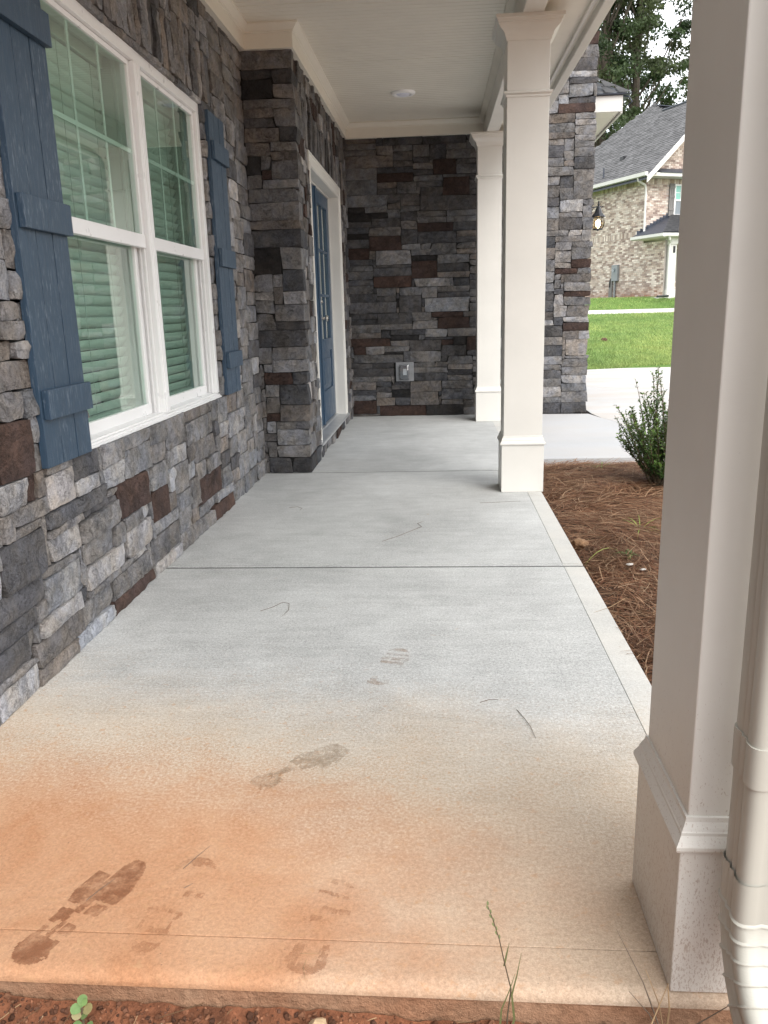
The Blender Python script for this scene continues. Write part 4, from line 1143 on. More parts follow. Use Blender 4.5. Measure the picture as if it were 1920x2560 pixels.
# the house mass behind the porch walls, out of the picture but shading it
hs = thing('house_shell', 'plain upper body of the house behind the porch', 'house', (-5, 6, 0), kind='structure')
MB().box(-11, -2.95, 1.24, 17, -.1, 6.2).box(-11, -1.48, -7, 1.235, -.1, 3.04).box(-11, -2.2, -7, 1.235, 3.05, 6.2).box(-2.95, -1.47, 1.24, 9.0, 3.06, 6.2).box(-2.95, -1.48, 1.24, 2.15, -.1, 3.05).box(-2.95, -1.48, 5.95, 6.25, -.1, 3.05).build('house_body', M['brick'] if False else M['mort2'], hs)
MB().box(-2.95, 1.47, 9.30, 17, -.1, 4.4).build('garage_body', M['mort2'], hs)

# ---------------------------------------------------------------- pine straw bed
def bed_z(x, y):
    e = min(1, max(0, (x - .66) / .28)); f = min(1, max(0, (6.33 - y) / .35)) * min(1, max(0, (y - 1.0) / .3))
    return -.055 + .060 * e * f + .022 * noise.noise((x * 2.3, y * 2.3, 1.0)) * e + .012 * noise.noise((x * 7, y * 7, 4.0))
nx_, ny_ = 44, 110
mb = MB()
vs = [(.664 + 1.0 * i / nx_ + (max(0, i - 34) ** 2) * .008, .95 + 5.385 * j / ny_, 0) for j in range(ny_ + 1) for i in range(nx_ + 1)]
vs = [(x, y, bed_z(x, y) - .012) for x, y, z in vs]
mb.add(vs, [(j * (nx_ + 1) + i, j * (nx_ + 1) + i + 1, (j + 1) * (nx_ + 1) + i + 1, (j + 1) * (nx_ + 1) + i) for j in range(ny_) for i in range(nx_)])
tag(mb.build('planting_bed', M['mulch'], None, smooth=True), kind='structure')

rs = np.random.default_rng(5)
def straws(n, xr, yr, L, wd, zlift, zf, cols, flat=0.5, bias=None, seg=4):
    """curved needles as narrow ribbons; returns quads and colours"""
    x = rs.uniform(*xr, n); y = rs.uniform(*yr, n)
    # drifts: neighbouring needles roughly agree on a direction
    th = np.array([3.2 * noise.noise((a * 1.7, b * 1.7, 9)) + 1.2 * noise.noise((a * 5, b * 5, 3)) for a, b in zip(x, y)]) + rs.normal(0, .75, n)
    ln = rs.uniform(*L, n); cv = rs.normal(0, 2.2, n); w = rs.uniform(*wd, n)
    pitch = rs.normal(0, .10, n); base = np.array([zf(a, b) for a, b in zip(x, y)]) + rs.uniform(*zlift, n)
    pts = []
    px, py, pz = x.copy(), y.copy(), base.copy(); a = th.copy()
    for k in range(seg + 1):
        pts.append((px.copy(), py.copy(), pz.copy(), a.copy()))
        st = ln / seg
        px = px + np.cos(a) * st; py = py + np.sin(a) * st; pz = pz + st * (pitch - .10 * (k / seg))
        a = a + cv * st
    floor = lambda X, Y: np.array([zf(q, r) for q, r in zip(X, Y)])
    quads = np.empty((n, seg, 4, 3), dtype=np.float32)
    prev = None
    for k, (X, Y, Z, A) in enumerate(pts):
        Z = np.maximum(Z, floor(X, Y) - .002)
        tw = rs.uniform(.4, 1.0, n) if k == 0 else tw
        ox, oy = -np.sin(A) * w / 2, np.cos(A) * w / 2
        l = np.stack([X - ox, Y - oy, Z], 1); r = np.stack([X + ox, Y + oy, Z + w * .3 * tw], 1)
        if prev is not None:
            quads[:, k - 1, 0], quads[:, k - 1, 1], quads[:, k - 1, 2], quads[:, k - 1, 3] = prev[0], prev[1], r, l
        prev = (l, r)
    c = np.array(cols, dtype=np.float32)[rs.integers(0, len(cols), n)] * rs.uniform(.6, 1.4, (n, 1)) * np.array([[.90, .87, .88]])
    return quads, np.repeat(c, seg, 0)
SC = [(.125, .052, .028), (.14, .06, .03), (.150, .075, .040), (.185, .095, .050), (.22, .12, .065), (.13, .062, .034), (.26, .155, .09), (.17, .09, .05), (.34, .235, .145), (.20, .105, .055)]
bz = lambda x, y: bed_z(x, y) if x < 1.66 else bed_z(1.66, y)
q1, c1 = straws(17000, (.67, 1.55), (1.7, 6.28), (.09, .22), (.0018, .0034), (-.008, .020), bz, SC)
q2, c2 = straws(5200, (1.35, 2.3), (1.2, 6.25), (.10, .22), (.0024, .004), (-.004, .022), bz, SC)
q3, c3 = straws(1500, (.67, 1.5), (2.0, 6.28), (.10, .20), (.0016, .003), (.012, .034), bz, [(.34, .23, .14), (.28, .17, .10), (.24, .14, .08)])
qq = np.concatenate([a.reshape(-1, 3) for a in (q1, q2, q3)]); cc = np.concatenate([c1, c2, c3])
o = np_mesh('pine_straw', qq, 4, M['straw'], None, cc)
tag(o, 'reddish brown pine straw mulch along the porch edge', 'pine straw', kind='stuff')

def leaf_poly(c, d, n, L, W):
    """a pointed oval of six corners round c along d with normal n"""
    s = d.cross(n).normalized()
    pr_ = [(0, 0), (.3, .42), (.65, .45), (1, 0.04), (.65, -.45), (.3, -.42)]
    return [c + d * (L * a) + s * (W * b) - n * (L * .12 * (a - .5) ** 2 * 4 * .5) for a, b in pr_]

# small upright holly-like shrub at the end of the bed
def shrub(loc, label, stems, hmax, spread, seed):
    t = thing('shrub', label, 'shrub', loc)
    rr = random.Random(seed)
    sm = MB(); lv, lc = [], []
    for k in range(stems):
        az = rr.uniform(0, 2 * math.pi); lean = spread * (rr.random() ** .8)
        h = hmax * rr.uniform(.55, 1.0) * (1 - .30 * lean / spread)
        p = Vector(loc) + Vector((rr.uniform(-.05, .05), rr.uniform(-.05, .05), -.02))
        d = Vector((math.cos(az) * lean, math.sin(az) * lean, 1)).normalized()
        pts = [p.copy()]
        nseg = 9
        for q in range(nseg):
            d = (d + Vector((rr.gauss(0, .055), rr.gauss(0, .055), .035 - .02 * lean))).normalized()
            p = p + d * (h / nseg); pts.append(p.copy())
        sm.tube(pts, [.0052 * (1 - i / (nseg + 1.5)) + .0008 for i in range(nseg + 1)], 4, False)
        # side twigs, then leaves on all of them
        runs = [(pts, .12 if lean < .35 else .22)]
        for q in range(rr.randint(5, 9)):
            i0 = rr.randint(2, nseg - 2); b = pts[i0].copy(); d2 = (pts[i0 + 1] - pts[i0]).normalized()
            d2 = (d2 + Vector((rr.gauss(0, .55), rr.gauss(0, .55), .25))).normalized(); tw = [b.copy()]
            for _ in range(4):
                d2 = (d2 + Vector((rr.gauss(0, .1), rr.gauss(0, .1), .12))).normalized(); b = b + d2 * rr.uniform(.025, .05); tw.append(b.copy())
            sm.tube(tw, .0012, 3, False); runs.append((tw, .0))
        for run, t0 in runs:
            for i in range(len(run) - 1):
                if i / (len(run) - 1) < t0: continue
                a, b = run[i], run[i + 1]; dd = (b - a); Ls = dd.length; dd.normalize()
                for q in range(max(2, int(Ls / .0072))):
                    c = a + dd * (Ls * rr.random()); az2 = rr.uniform(0, 6.28)
                    side = dd.cross(Vector((math.cos(az2), math.sin(az2), .3))).normalized()
                    ld = (dd * rr.uniform(.35, .9) + side).normalized(); nn_ = (dd * .9 - side * .4 + Vector((0, 0, .35))).normalized()
                    nn_ = (nn_ - ld * nn_.dot(ld)).normalized()
                    L = rr.uniform(.015, .026); lv += leaf_poly(c, ld, nn_, L, L * .58)
                    g = rr.uniform(.6, 1.35); tip = i / (len(run) - 1)
                    lc.append((.058 * g + .06 * tip * g, .120 * g + .08 * tip * g, .036 * g))
    sm.build('stems', M['stem'], t)
    o = np_mesh('foliage', [tuple(p) for p in lv], 6, M['leaf'], t, lc); o['kind'] = 'stuff'
    return t
shrub((1.45, 5.27, .0), 'small upright evergreen shrub at the far end of the pine straw bed', 54, .90, 1.05, 4)

def weed(name, label, cat, loc, blades, L, W, cols, seed, up=.5, group=None):
    rr = random.Random(seed); lv, lc = [], []
    for k in range(blades):
        az = rr.uniform(0, 6.28); d = Vector((math.cos(az), math.sin(az), rr.uniform(.3, 1) * up * 2)).normalized()
        p = Vector(loc); n = 5; w = W * rr.uniform(.7, 1.2); ll = L * rr.uniform(.5, 1.1)
        s = d.cross(Vector((0, 0, 1))).normalized(); prev = None; c = rr.choice(cols); g = rr.uniform(.8, 1.2)
        for i in range(n + 1):
            ww = w * (1 - (i / n) ** 1.6) + .0004
            cur = (p - s * ww / 2, p + s * ww / 2)
            if prev: lv += [prev[0], prev[1], cur[1], cur[0]]; lc.append(tuple(q * g for q in c))
            prev = cur; d = (d + Vector((0, 0, -.22))).normalized(); p = p + d * (ll / n)
    o = np_mesh(name, [tuple(p) for p in lv], 4, M['weed'], None, lc)
    o.name = name; o['label'] = label; o['category'] = cat
    return o
GR = [(.12, .23, .045), (.17, .27, .06), (.22, .29, .10)]
weed('weed', 'green grassy weed in pine straw close to the walkway', 'weed', (1.20, 5.93, -.01), 26, .17, .009, GR, 3, .55)
weed('weed', 'thin yellow green grass sprig in the middle of the pine straw', 'weed', (1.06, 4.18, .0), 13, .20, .006, [(.25, .33, .06), (.3, .36, .09)], 8, .6)
weed('weed', 'low broad leaved weed in pine straw near the slab joint', 'weed', (.905, 3.76, .0), 14, .075, .022, [(.14, .24, .07), (.2, .28, .11)], 9, .5)
weed('weed', 'single yellowish grass blade leaning over pine straw at the slab edge', 'weed', (.86, 3.86, .0), 2, .24, .007, [(.33, .38, .10)], 5, .35)

def rock(label, loc, r, seed, m, name='rock', sq=(1, 1, .7)):
    bm = bmesh.new(); bmesh.ops.create_icosphere(bm, subdivisions=3, radius=r)
    for v in bm.verts:
        k = 1 + .42 * noise.noise(v.co * (1.2 / r) + Vector((seed, seed * 2, 0))) + .18 * noise.noise(v.co * (3.5 / r) + Vector((seed, 0, 3)))
        v.co = Vector((v.co.x * sq[0] * k, v.co.y * sq[1] * k, v.co.z * sq[2] * k))
    me = bpy.data.meshes.new(name); bm.to_mesh(me); bm.free()
    o = link_mesh(name, me, m, None, loc)
    tag(o, label, 'rock'); return o
rock('pale rock lying in the red soil below the left half of the slab edge', (-.222, 1.128, -.052), .024, 3, M['rock'])
rock('smaller pale rock in the red soil nearer the downspout', (.012, 1.138, -.056), .018, 8, M['rock'])
rock('brown clay lump wedged against the pine straw and the slab side', (.715, 4.02, -.02), .042, 5, M['brownrock'])
for i, (x, y, r) in enumerate(((.86, 3.545, .010), (.90, 3.47, .008))):
    rock(('white chip of debris' if i == 0 else 'smaller white chip of debris') + ' lying on the pine straw', (x, y, .022), r, 11 + i, M['chip'], 'stone_chip', (1.6, 1, .5))

# ---------------------------------------------------------------- bare red soil in front of the slab
def soil_z(x, y):
    e = min(1, max(0, (1.178 - y) / .05))
    z = -.058 - .012 * (x + .8) - .020 * e
    z += .012 * noise.noise((x * 9, y * 9, 2)) + .008 * noise.noise((x * 26, y * 26, 6)) + .004 * noise.noise((x * 70, y * 70, 1))
    return z
xs = [-4, -2.5, -1.8, -1.45] + [-1.2 + .011 * i for i in range(180)] + [.9, 1.1, 1.6, 2.4]
ys = [-5, -2, -.5, .3, .6, .8] + [.90 + .010 * i for i in range(29)]
mb = MB()
vs = [(x, fy(x, y) if y > 1.1 else y, soil_z(x, y)) for y in ys for x in xs]
n = len(xs)
mb.add(vs, [(j * n + i, j * n + i + 1, (j + 1) * n + i + 1, (j + 1) * n + i) for j in range(len(ys) - 1) for i in range(n - 1)])
tag(mb.build('soil', M['soil'], None, smooth=True), kind='structure')
# crumbs of clay
bm = bmesh.new(); cols = []
rr = random.Random(21)
for k in range(2600):
    x, y = rr.uniform(-1.0, .62), 1.176 - abs(rr.gauss(0, .075)); r = rr.choice((.0012, .0016, .002, .0025, .003, .004, .006)) * rr.uniform(.7, 1.3)
    ret = bmesh.ops.create_icosphere(bm, subdivisions=1, radius=r, matrix=Matrix.Translation((x, fy(x, y), soil_z(x, y) + r * .25)))
    g = rr.uniform(.55, 1.35); tone = rr.choice(((.17, .075, .042), (.12, .055, .033), (.22, .105, .06), (.10, .05, .033)))
    for v in ret['verts']: v.co += Vector((rr.uniform(-1, 1), rr.uniform(-1, 1), rr.uniform(-1, 1))) * r * .35
    cols += [tuple(c * g for c in tone)] * 20
me = bpy.data.meshes.new('clay_crumbs'); bm.to_mesh(me); bm.free(); face_tint(me, cols)
tag(link_mesh('clay_crumbs', me, M['clod']), 'loose crumbs of red clay along the slab edge', 'soil', kind='stuff')
# dry straw scattered on the soil
q, c = straws(150, (-1.0, .6), (1.0, 1.15), (.05, .16), (.0012, .0022), (.002, .02), soil_z, [(.36, .25, .14), (.28, .18, .10), (.20, .12, .065), (.42, .32, .2)])
tag(np_mesh('dry_straw', q.reshape(-1, 3), 4, M['straw'], None, c), 'dry straw bits scattered on the red soil', 'straw', kind='stuff')

# seedling
t = thing('seedling', 'small green seedling with rounded leaves in red soil before the slab', 'plant', (-.625, 1.100, -.055))
MB().tube([(-.625, 1.10, -.06), (-.626, 1.098, -.03), (-.624, 1.096, .0), (-.623, 1.095, .018)], .0022, 6).build('stem', M['weed'] if False else M['stem'], t)
rr = random.Random(2)
for (dx, dz, az, L, cst) in [(p_[0], p_[1], p_[2], p_[3] * .78, tuple(q_ * .8 for q_ in p_[4])) for p_ in ((0, .018, 95, .026, (.22, .36, .13)), (0, .012, 170, .026, (.20, .34, .12)), (0, .012, 15, .027, (.42, .38, .18)), (0, .004, 215, .024, (.45, .40, .22)), (0, .006, 320, .024, (.24, .36, .14)),
                      (0, -.022, 190, .026, (.20, .34, .12)), (0, -.022, 350, .026, (.22, .35, .14)), (0, -.026, 260, .024, (.26, .38, .16)), (0, .022, 60, .016, (.25, .40, .14)))]:
    d = Vector((math.cos(rad(az)), math.sin(rad(az)) * .7 - .25, .45)).normalized(); n_ = Vector((0, -.5, 1)); n_ = (n_ - d * n_.dot(d)).normalized()
    b = Vector((-.624, 1.096, dz))
    s = d.cross(n_)
    prof = [(0, .04), (.25, .30), (.5, .44), (.75, .42), (.93, .24), (1, 0)]
    pts = [b + d * L * a + s * L * w_ - n_ * L * .25 * (a - .4) ** 2 for a, w_ in prof] + [b + d * L * a - s * L * w_ - n_ * L * .25 * (a - .4) ** 2 for a, w_ in reversed(prof[:-1])]
    o = np_mesh('leaf', [tuple(p) for p in pts], len(pts), M['weed'], t, [cst])

# the tall grass stalk leaning over the edge
t = thing('grass_stalk', 'tall thin grass stalk with seed head at the slab front edge', 'grass stalk', (.10, 1.12, -.06))
stalk = [(.108, 1.12, -.06), (.106, 1.12, .0), (.112, 1.121, .060), (.101, 1.122, .11), (.092, 1.124, .155), (.082, 1.127, .19), (.073, 1.13, .215)]
MB().tube(stalk, [.0016, .0015, .0013, .0011, .0009, .0008, .0005], 6).build('stalk', M['stem'], t)
lv, lc = [], []
for a, b, w in (([(.106, 1.12, -.05), (.118, 1.119, .0), (.113, 1.119, .05), (.121, 1.119, .09), (.128, 1.12, .135)], 0, .0036),
                ([(.103, 1.12, -.05), (.094, 1.119, -.02), (.096, 1.118, .02), (.109, 1.118, .06), (.118, 1.118, .095)], 0, .0032),
                ([(.100, 1.122, .105), (.104, 1.122, .13), (.108, 1.123, .15)], 0, .003)):
    n = len(a)
    for i in range(n - 1):
        w0, w1 = w * (1 - (i / (n - 1)) ** 2) + .0005, w * (1 - ((i + 1) / (n - 1)) ** 2) + .0005
        p, q = a[i], a[i + 1]
        lv += [(p[0] - w0 / 2, p[1], p[2]), (p[0] + w0 / 2, p[1], p[2]), (q[0] + w1 / 2, q[1], q[2]), (q[0] - w1 / 2, q[1], q[2])]; lc.append((.15, .165, .07))
np_mesh('blade', lv, 4, M['weed'], t, lc)
lv, lc = [], []
for k in range(9):
    f = k / 8; p = Vector(stalk[4]).lerp(Vector(stalk[6]), f); sd = -1 if k % 2 else 1
    lv += [tuple(v) for v in leaf_poly(p, Vector((.25 * sd - .3, 0, 1)).normalized(), Vector((0, -1, .1)), .011, .0038)]; lc.append((.22, .26, .12))
np_mesh('seed_head', lv, 6, M['weed'], t, lc)

# dry pine needle clump against the foot of the nearest column
t = thing('needle_cluster', 'cluster of dry pine needles standing at the foot of the nearest column', 'pine needles', (.36, 1.14, -.05))
for k, (a, b, w) in enumerate((((.372, 1.13, -.045), (.377, 1.148, .055), .0022), ((.372, 1.13, -.045), (.300, 1.20, .115), .0014), ((.374, 1.13, -.045), (.345, 1.17, .062), .0013),
                ((.372, 1.128, -.045), (.30, 1.06, -.03), .0018), ((.30, 1.08, -.05), (.376, 1.146, .052), .0016), ((.374, 1.13, -.048), (.49, 1.13, .045), .0013),
                ((.378, 1.128, -.048), (.455, 1.10, .02), .0012), ((.37, 1.13, -.045), (.318, 1.165, .02), .0012))):
    a, b = Vector(a), Vector(b); m_ = (a + b) / 2 + Vector((.004, -.004, .008))
    MB().tube([a, m_, b], [w, w * .8, w * .4], 5).build('needle', M['dry'] if k % 2 == 0 else M['needle'], t)

# single needles and twigs dropped on the slab
def needle(pts, label, r=.0012, m='needle'):
    r *= .55
    o = MB().tube([(x, y, z + .0010) for x, y, z in pts], [r] * (len(pts) - 1) + [r * .5], 5).build('pine_needle', M[m])
    tag(o, label, 'pine needle', 'pine needles dropped on the slab')
needle([(.225, 2.205, 0), (.240, 2.155, .002), (.254, 2.10, .003), (.262, 2.04, 0)], 'brown bent pine needle on the slab near its right border', .0017)
needle([(.118, 2.250, 0), (.145, 2.264, .002), (.175, 2.27, 0)], 'short dark twig on the slab beyond the bent needle', .0016)
needle([(-.730, 3.02, 0), (-.69, 3.06, 0), (-.655, 3.115, .002), (-.625, 3.10, .002), (-.615, 3.03, 0), (-.63, 2.96, 0)], 'hooked dark needle lying on the slab left of centre', .0017)
needle([(-.30, 4.02, 0), (-.22, 4.12, 0), (-.14, 4.24, .001), (-.10, 4.30, .001), (-.125, 4.37, .001), (-.09, 4.42, 0)], 'crooked twig on the slab past the first joint', .0019)
needle([(.25, 4.853, 0), (.37, 4.865, .001), (.50, 4.89, 0)], 'straight needle on the slab in front of the middle column', .0018)
needle([(-.93, 4.78, 0), (-.88, 4.80, 0), (-.845, 4.76, 0), (-.85, 4.70, 0)], 'small hooked needle on the slab near the window wall', .0019)
needle([(-.738, 1.372, 0), (-.718, 1.405, .004), (-.700, 1.432, .006)], 'dark needle lying across the boldest boot print', .0013)
needle([(-.565, 1.475, 0), (-.545, 1.512, .003), (-.525, 1.545, .006)], 'dark needle above the faint boot print', .0012)
needle([(-.545, 1.415, 0), (-.53, 1.43, 0)], 'tiny dark twig inside the faint boot print', .0014)
needle([(-.255, 1.235, 0), (-.258, 1.215, 0), (-.25, 1.185, 0)], 'pale bent straw on the boot print at the slab edge', .0011, 'dry')
needle([(-.27, 1.248, 0), (-.235, 1.249, 0)], 'pale short straw beside the slab edge boot print', .0010, 'dry')
needle([(.74, 3.10, .02), (.66, 3.02, .012), (.60, 3.0, 0)], 'needle poking from the straw over the slab border', .0015, 'dry')

# ---------------------------------------------------------------- lawn
gx, gy = [], []
n = 70000
yy = 15.3 + (rs.random(n) ** 1.3) * 14.6
xx = rs.uniform(.06, .42, n) * yy
keep = yy > 15.45 + 0.31 * (xx - 2.81) + .02
xx, yy = xx[keep], yy[keep]
x2 = rs.uniform(2.5, 17, 16000); y2 = rs.uniform(32.05, 36.5, 16000)
xx = np.concatenate([xx, x2]); yy = np.concatenate([yy, y2]); n = len(xx)
zz = np.array([terrain_z(a, b) for a, b in zip(xx, yy)]) - .005
ang = rs.uniform(0, np.pi, n); h = rs.uniform(.035, .075, n); w = rs.uniform(.012, .028, n)
lean = rs.normal(0, .035, (n, 2))
dx, dy = np.cos(ang) * w / 2, np.sin(ang) * w / 2
tri = np.stack([np.stack([xx - dx, yy - dy, zz], 1), np.stack([xx + dx, yy + dy, zz], 1), np.stack([xx + lean[:, 0], yy + lean[:, 1], zz + h], 1)], 1)
pat = np.array([noise.noise((a * .5, b * .35, 2)) * .5 + noise.noise((a * 2.1, b * 1.2, 7)) * .4 for a, b in zip(xx, yy)])
g = (1 + .48 * pat) * rs.uniform(.75, 1.25, n)
col = np.stack([.245 * g * (1 + .25 * pat), .325 * g, .110 * g], 1)
o = np_mesh('lawn_grass', tri.reshape(-1, 3), 3, M['grass'], None, col)
tag(o, 'bright green mown lawn rising beyond the driveway', 'lawn', kind='stuff')
for i, (x, y) in enumerate(((4.27, 24.6), (7.2, 24.3), (4.1, 20.6))):
    MB().lathe([(0, .07), (.05, .06), (.08, .03), (.09, -.02)], (x, y, terrain_z(x, y) + .02), 9).build('leaf_clump', M['mulch'])
    o = bpy.data.objects[-1] if False else None
for i, o in enumerate([q for q in COL.objects if q.name.startswith('leaf_clump')]):
    tag(o, ('dark clump on the lawn, higher up on the left', 'dark clump on the lawn, higher up on the right', 'dark clump on the lawn nearest the driveway')[i], 'clump')

# ---------------------------------------------------------------- neighbour's brick house
HO = Vector((8.62, 36.0, 0)); HU = Vector((-.40, .9165, 0)); HV = Vector((.9165, .40, 0))
def H(u, v, z): return tuple(HO + HU * u + HV * v + Vector((0, 0, z)))
def hbox(mb, u0, u1, v0, v1, z0, z1):
    return mb.hexa([H(u, v, z) for z in (z0, z1) for v in (v0, v1) for u in (u0, u1)])
ZB = 1.38
nh = thing('brick_house', 'two storey light brick house with dark grey roof beyond the lawn', 'house', tuple(HO + Vector((0, 0, ZB))))
mb = MB()
hbox(mb, .02, 14, .02, 9, ZB - .3, 6.25); hbox(mb, -1.38, .01, .02, .10, ZB - .3, 3.62)
mb.add([H(.02, .02, 6.26), H(.02, 7.0, 6.26), H(.02, 3.15, 9.25), H(.4, .02, 6.26), H(.4, 7.0, 6.26), H(.4, 3.15, 9.25)], [(0, 1, 2), (5, 4, 3), (0, 3, 4, 1), (1, 4, 5, 2), (2, 5, 3, 0)])
mb.build('wall_core', M['mort2'], nh)
bq, bc = [], []
BT = [(.60, .54, .50), (.50, .43, .39), (.42, .345, .31), (.35, .29, .27), (.68, .63, .60), (.31, .245, .225), (.46, .395, .365), (.55, .48, .445), (.64, .59, .56)]
def brick(pt, a, b, c, d, mud=0.0):
    """pt(s, z, out): a brick face with its four returns"""
    o_ = .012
    f = [pt(a, c, o_), pt(b, c, o_), pt(b, d, o_), pt(a, d, o_)]; k = [pt(a, c, 0), pt(b, c, 0), pt(b, d, 0), pt(a, d, 0)]
    bq.extend(f); 
    for i in range(4): bq.extend([f[i], f[(i + 1) % 4], k[(i + 1) % 4], k[i]])
    t_ = R.choice(BT); t_ = (t_[0] * 1.02, t_[1] * .97, t_[2] * .92); g = R.uniform(.8, 1.12)
    t_ = tuple(q * g * (1 - mud) + m_ * mud for q, m_ in zip(t_, (.33, .16, .09)))
    bc.extend([t_] * 5)
def field(pt, s0, s1, z0, z1, skip=None, mud=False):
    z, row = z0, 0
    while z < z1 - .02:
        s = s0 - (.105 if row % 2 else 0)
        while s < s1:
            a, b = max(s0, s), min(s1, s + .20)
            if b - a > .03 and not (skip and skip((a + b) / 2, z + .035)):
                m_ = 0
                if mud:
                    hgt = .45 + .35 * noise.noise((s * .8, 1, 1)); m_ = max(0, min(.85, (hgt - (z - ZB)) / hgt)) * R.uniform(.3, 1)
                brick(pt, a, b, z, min(z1, z + .067), m_)
            s += .21
        z += .077; row += 1
def rowlock(pt, s0, s1, z0, z1):
    s = s0
    while s < s1 - .03: brick(pt, s, min(s1, s + .068), z0, z1); s += .078
side = lambda s, z, o_: H(s, .02 - o_, z)
front = lambda s, z, o_: H(.02 - o_, s, z)
field(side, -1.38, 7.5, ZB, 3.90, mud=True, skip=lambda s, z: s < .02 and z > 3.60)
rowlock(side, .02, 7.5, 3.915, 4.125); field(side, .02, 7.5, 4.14, 5.93); rowlock(side, .02, 7.5, 5.94, 6.15)
winskip = lambda s, z: 1.16 < s < 3.4 and 4.66 < z < 6.0
field(front, .02, 4.0, 3.7, 5.93, skip=winskip); rowlock(front, .02, 4.0, 5.94, 6.15)
field(front, .25, 4.0, 6.45, 8.9, skip=lambda s, z: z > 6.35 + (s - .05) * .95)
field(front, .15, 4.0, ZB, 3.62, skip=lambda s, z: .35 < s < 2.2 and 2.1 < z < 3.3)
o = np_mesh('brick', bq, 4, M['brick'], nh, bc); o['kind'] = 'stuff'

# roof: the near slope, its hip at the back, the main roof behind
def rz(v): return 6.24 + .95 * (v + .35)
mb = MB()
A, B = H(-.73, -.48, rz(-.48)), H(8.4, -.48, rz(-.48))
poly = [A, H(-.73, 3.12, rz(3.12)), H(3.2, 3.12, rz(3.12)), H(4.88, 3.80, rz(3.80)), H(6.94, 2.15, rz(2.15)), H(10.2, -.48, rz(-.48))]
n = len(poly)
low = [(x, y, z - .10) for x, y, z in poly]
mb.add(poly + low, [tuple(range(n)), tuple(range(2 * n - 1, n - 1, -1))] + [(i, (i + 1) % n, n + (i + 1) % n, n + i) for i in range(n)])
mb.add([H(-.73, 3.12, rz(3.12)), H(3.2, 3.12, rz(3.12)), H(3.2, 6.9, rz(-.48)), H(-.73, 6.9, rz(-.48))], [(0, 1, 2, 3)])
mb.add([H(4.88, 3.80, rz(3.80)), H(3.0, 3.05, rz(3.05) - .05), H(3.4, 6.5, 9.4), H(4.9, 7.5, rz(3.8) - .02)], [(0, 1, 2, 3)])
mb.add([H(4.88, 3.80, rz(3.80)), H(10.2, -.48, rz(-.48)), H(10.2, 9.0, rz(-.48)), H(4.9, 7.5, rz(3.8) - .02)], [(0, 1, 2, 3)])
rf = mb.build('roof', M['flash'], nh)
sq, scol = [], []
def inroof(u, v):
    if v > 3.10 and u < 3.15 + (v - 3.10) * 2.4: return False
    if v > 3.8: return False
    hip = 6.94 + (2.15 - v) * 1.24 if v < 2.15 else 6.94 - (v - 2.15) * 1.248
    return u < hip
v, row = -.50, 0
dv = .14 / math.hypot(1, .95)
while v < 3.8:
    u = -.74 - (row * .11) % .3
    while u < 10.3:
        L = R.uniform(.22, .36)
        a, b = max(-.74, u), u + L - .006
        if b > a and inroof((a + b) / 2, v):
            lift = R.choice((.010, .014, .020))
            sq += [H(a, v, rz(v) + lift + .006), H(b, v, rz(v) + lift + .006), H(b, v + dv * 1.15, rz(v + dv * 1.15) + .006), H(a, v + dv * 1.15, rz(v + dv * 1.15) + .006)]
            sq += [H(a, v, rz(v) - .004), H(b, v, rz(v) - .004), H(b, v, rz(v) + lift + .006), H(a, v, rz(v) + lift + .006)]
            g = R.uniform(.75, 1.2) * .135; scol += [(g, g * .985, g * 1.01), (g * .3,) * 3]
        u += L
    v += dv; row += 1
o = np_mesh('shingle', sq, 4, M['shingle'], rf, scol); o['kind'] = 'stuff'
# the paler plane of the main roof beyond the ridge, shingled in plain courses
sq, scol = [], []
p0, p1, p2, p3 = [Vector(q) for q in (H(3.0, 3.05, rz(3.05) - .04), H(4.88, 3.80, rz(3.80) + .01), H(4.9, 7.5, rz(3.8)), H(3.4, 6.5, 9.42))]
for i in range(14):
    for j in range(22):
        a, b, c, d = i / 14, (i + 1) / 14 + .01, j / 22, (j + .97) / 22
        f = lambda s_, t_: tuple((p0.lerp(p1, s_)).lerp(p3.lerp(p2, s_), t_) + Vector((0, 0, .02 + .02 * (1 - s_ * 14 + i))))
        sq += [f(a, c), f(a, d), f(b, d), f(b, c)]; g = R.uniform(.8, 1.15) * .15; scol.append((g, g, g))
o = np_mesh('shingle', sq, 4, M['shingle'], rf, scol); o['kind'] = 'stuff'
MB().tube([H(-.73, 3.12, rz(3.12) + .03), H(3.2, 3.12, rz(3.12) + .03)], .05, 6).build('ridge_cap', M['flash'], rf)
MB().tube([H(4.88, 3.8, rz(3.8) + .02), H(4.9, 6.0, rz(3.8) + .02)], .03, 6).build('ridge_cap', M['flash'], rf)
hbox(MB(), 2.72, 2.98, .78, .98, rz(.8) + .02, rz(.8) + .16).build('roof_vent', M['black'], rf)
MB().tube([H(3.1, .05, rz(.05)), H(3.1, .05, rz(.05) + .42)], .035, 8).build('vent_pipe', M['flash'], rf)
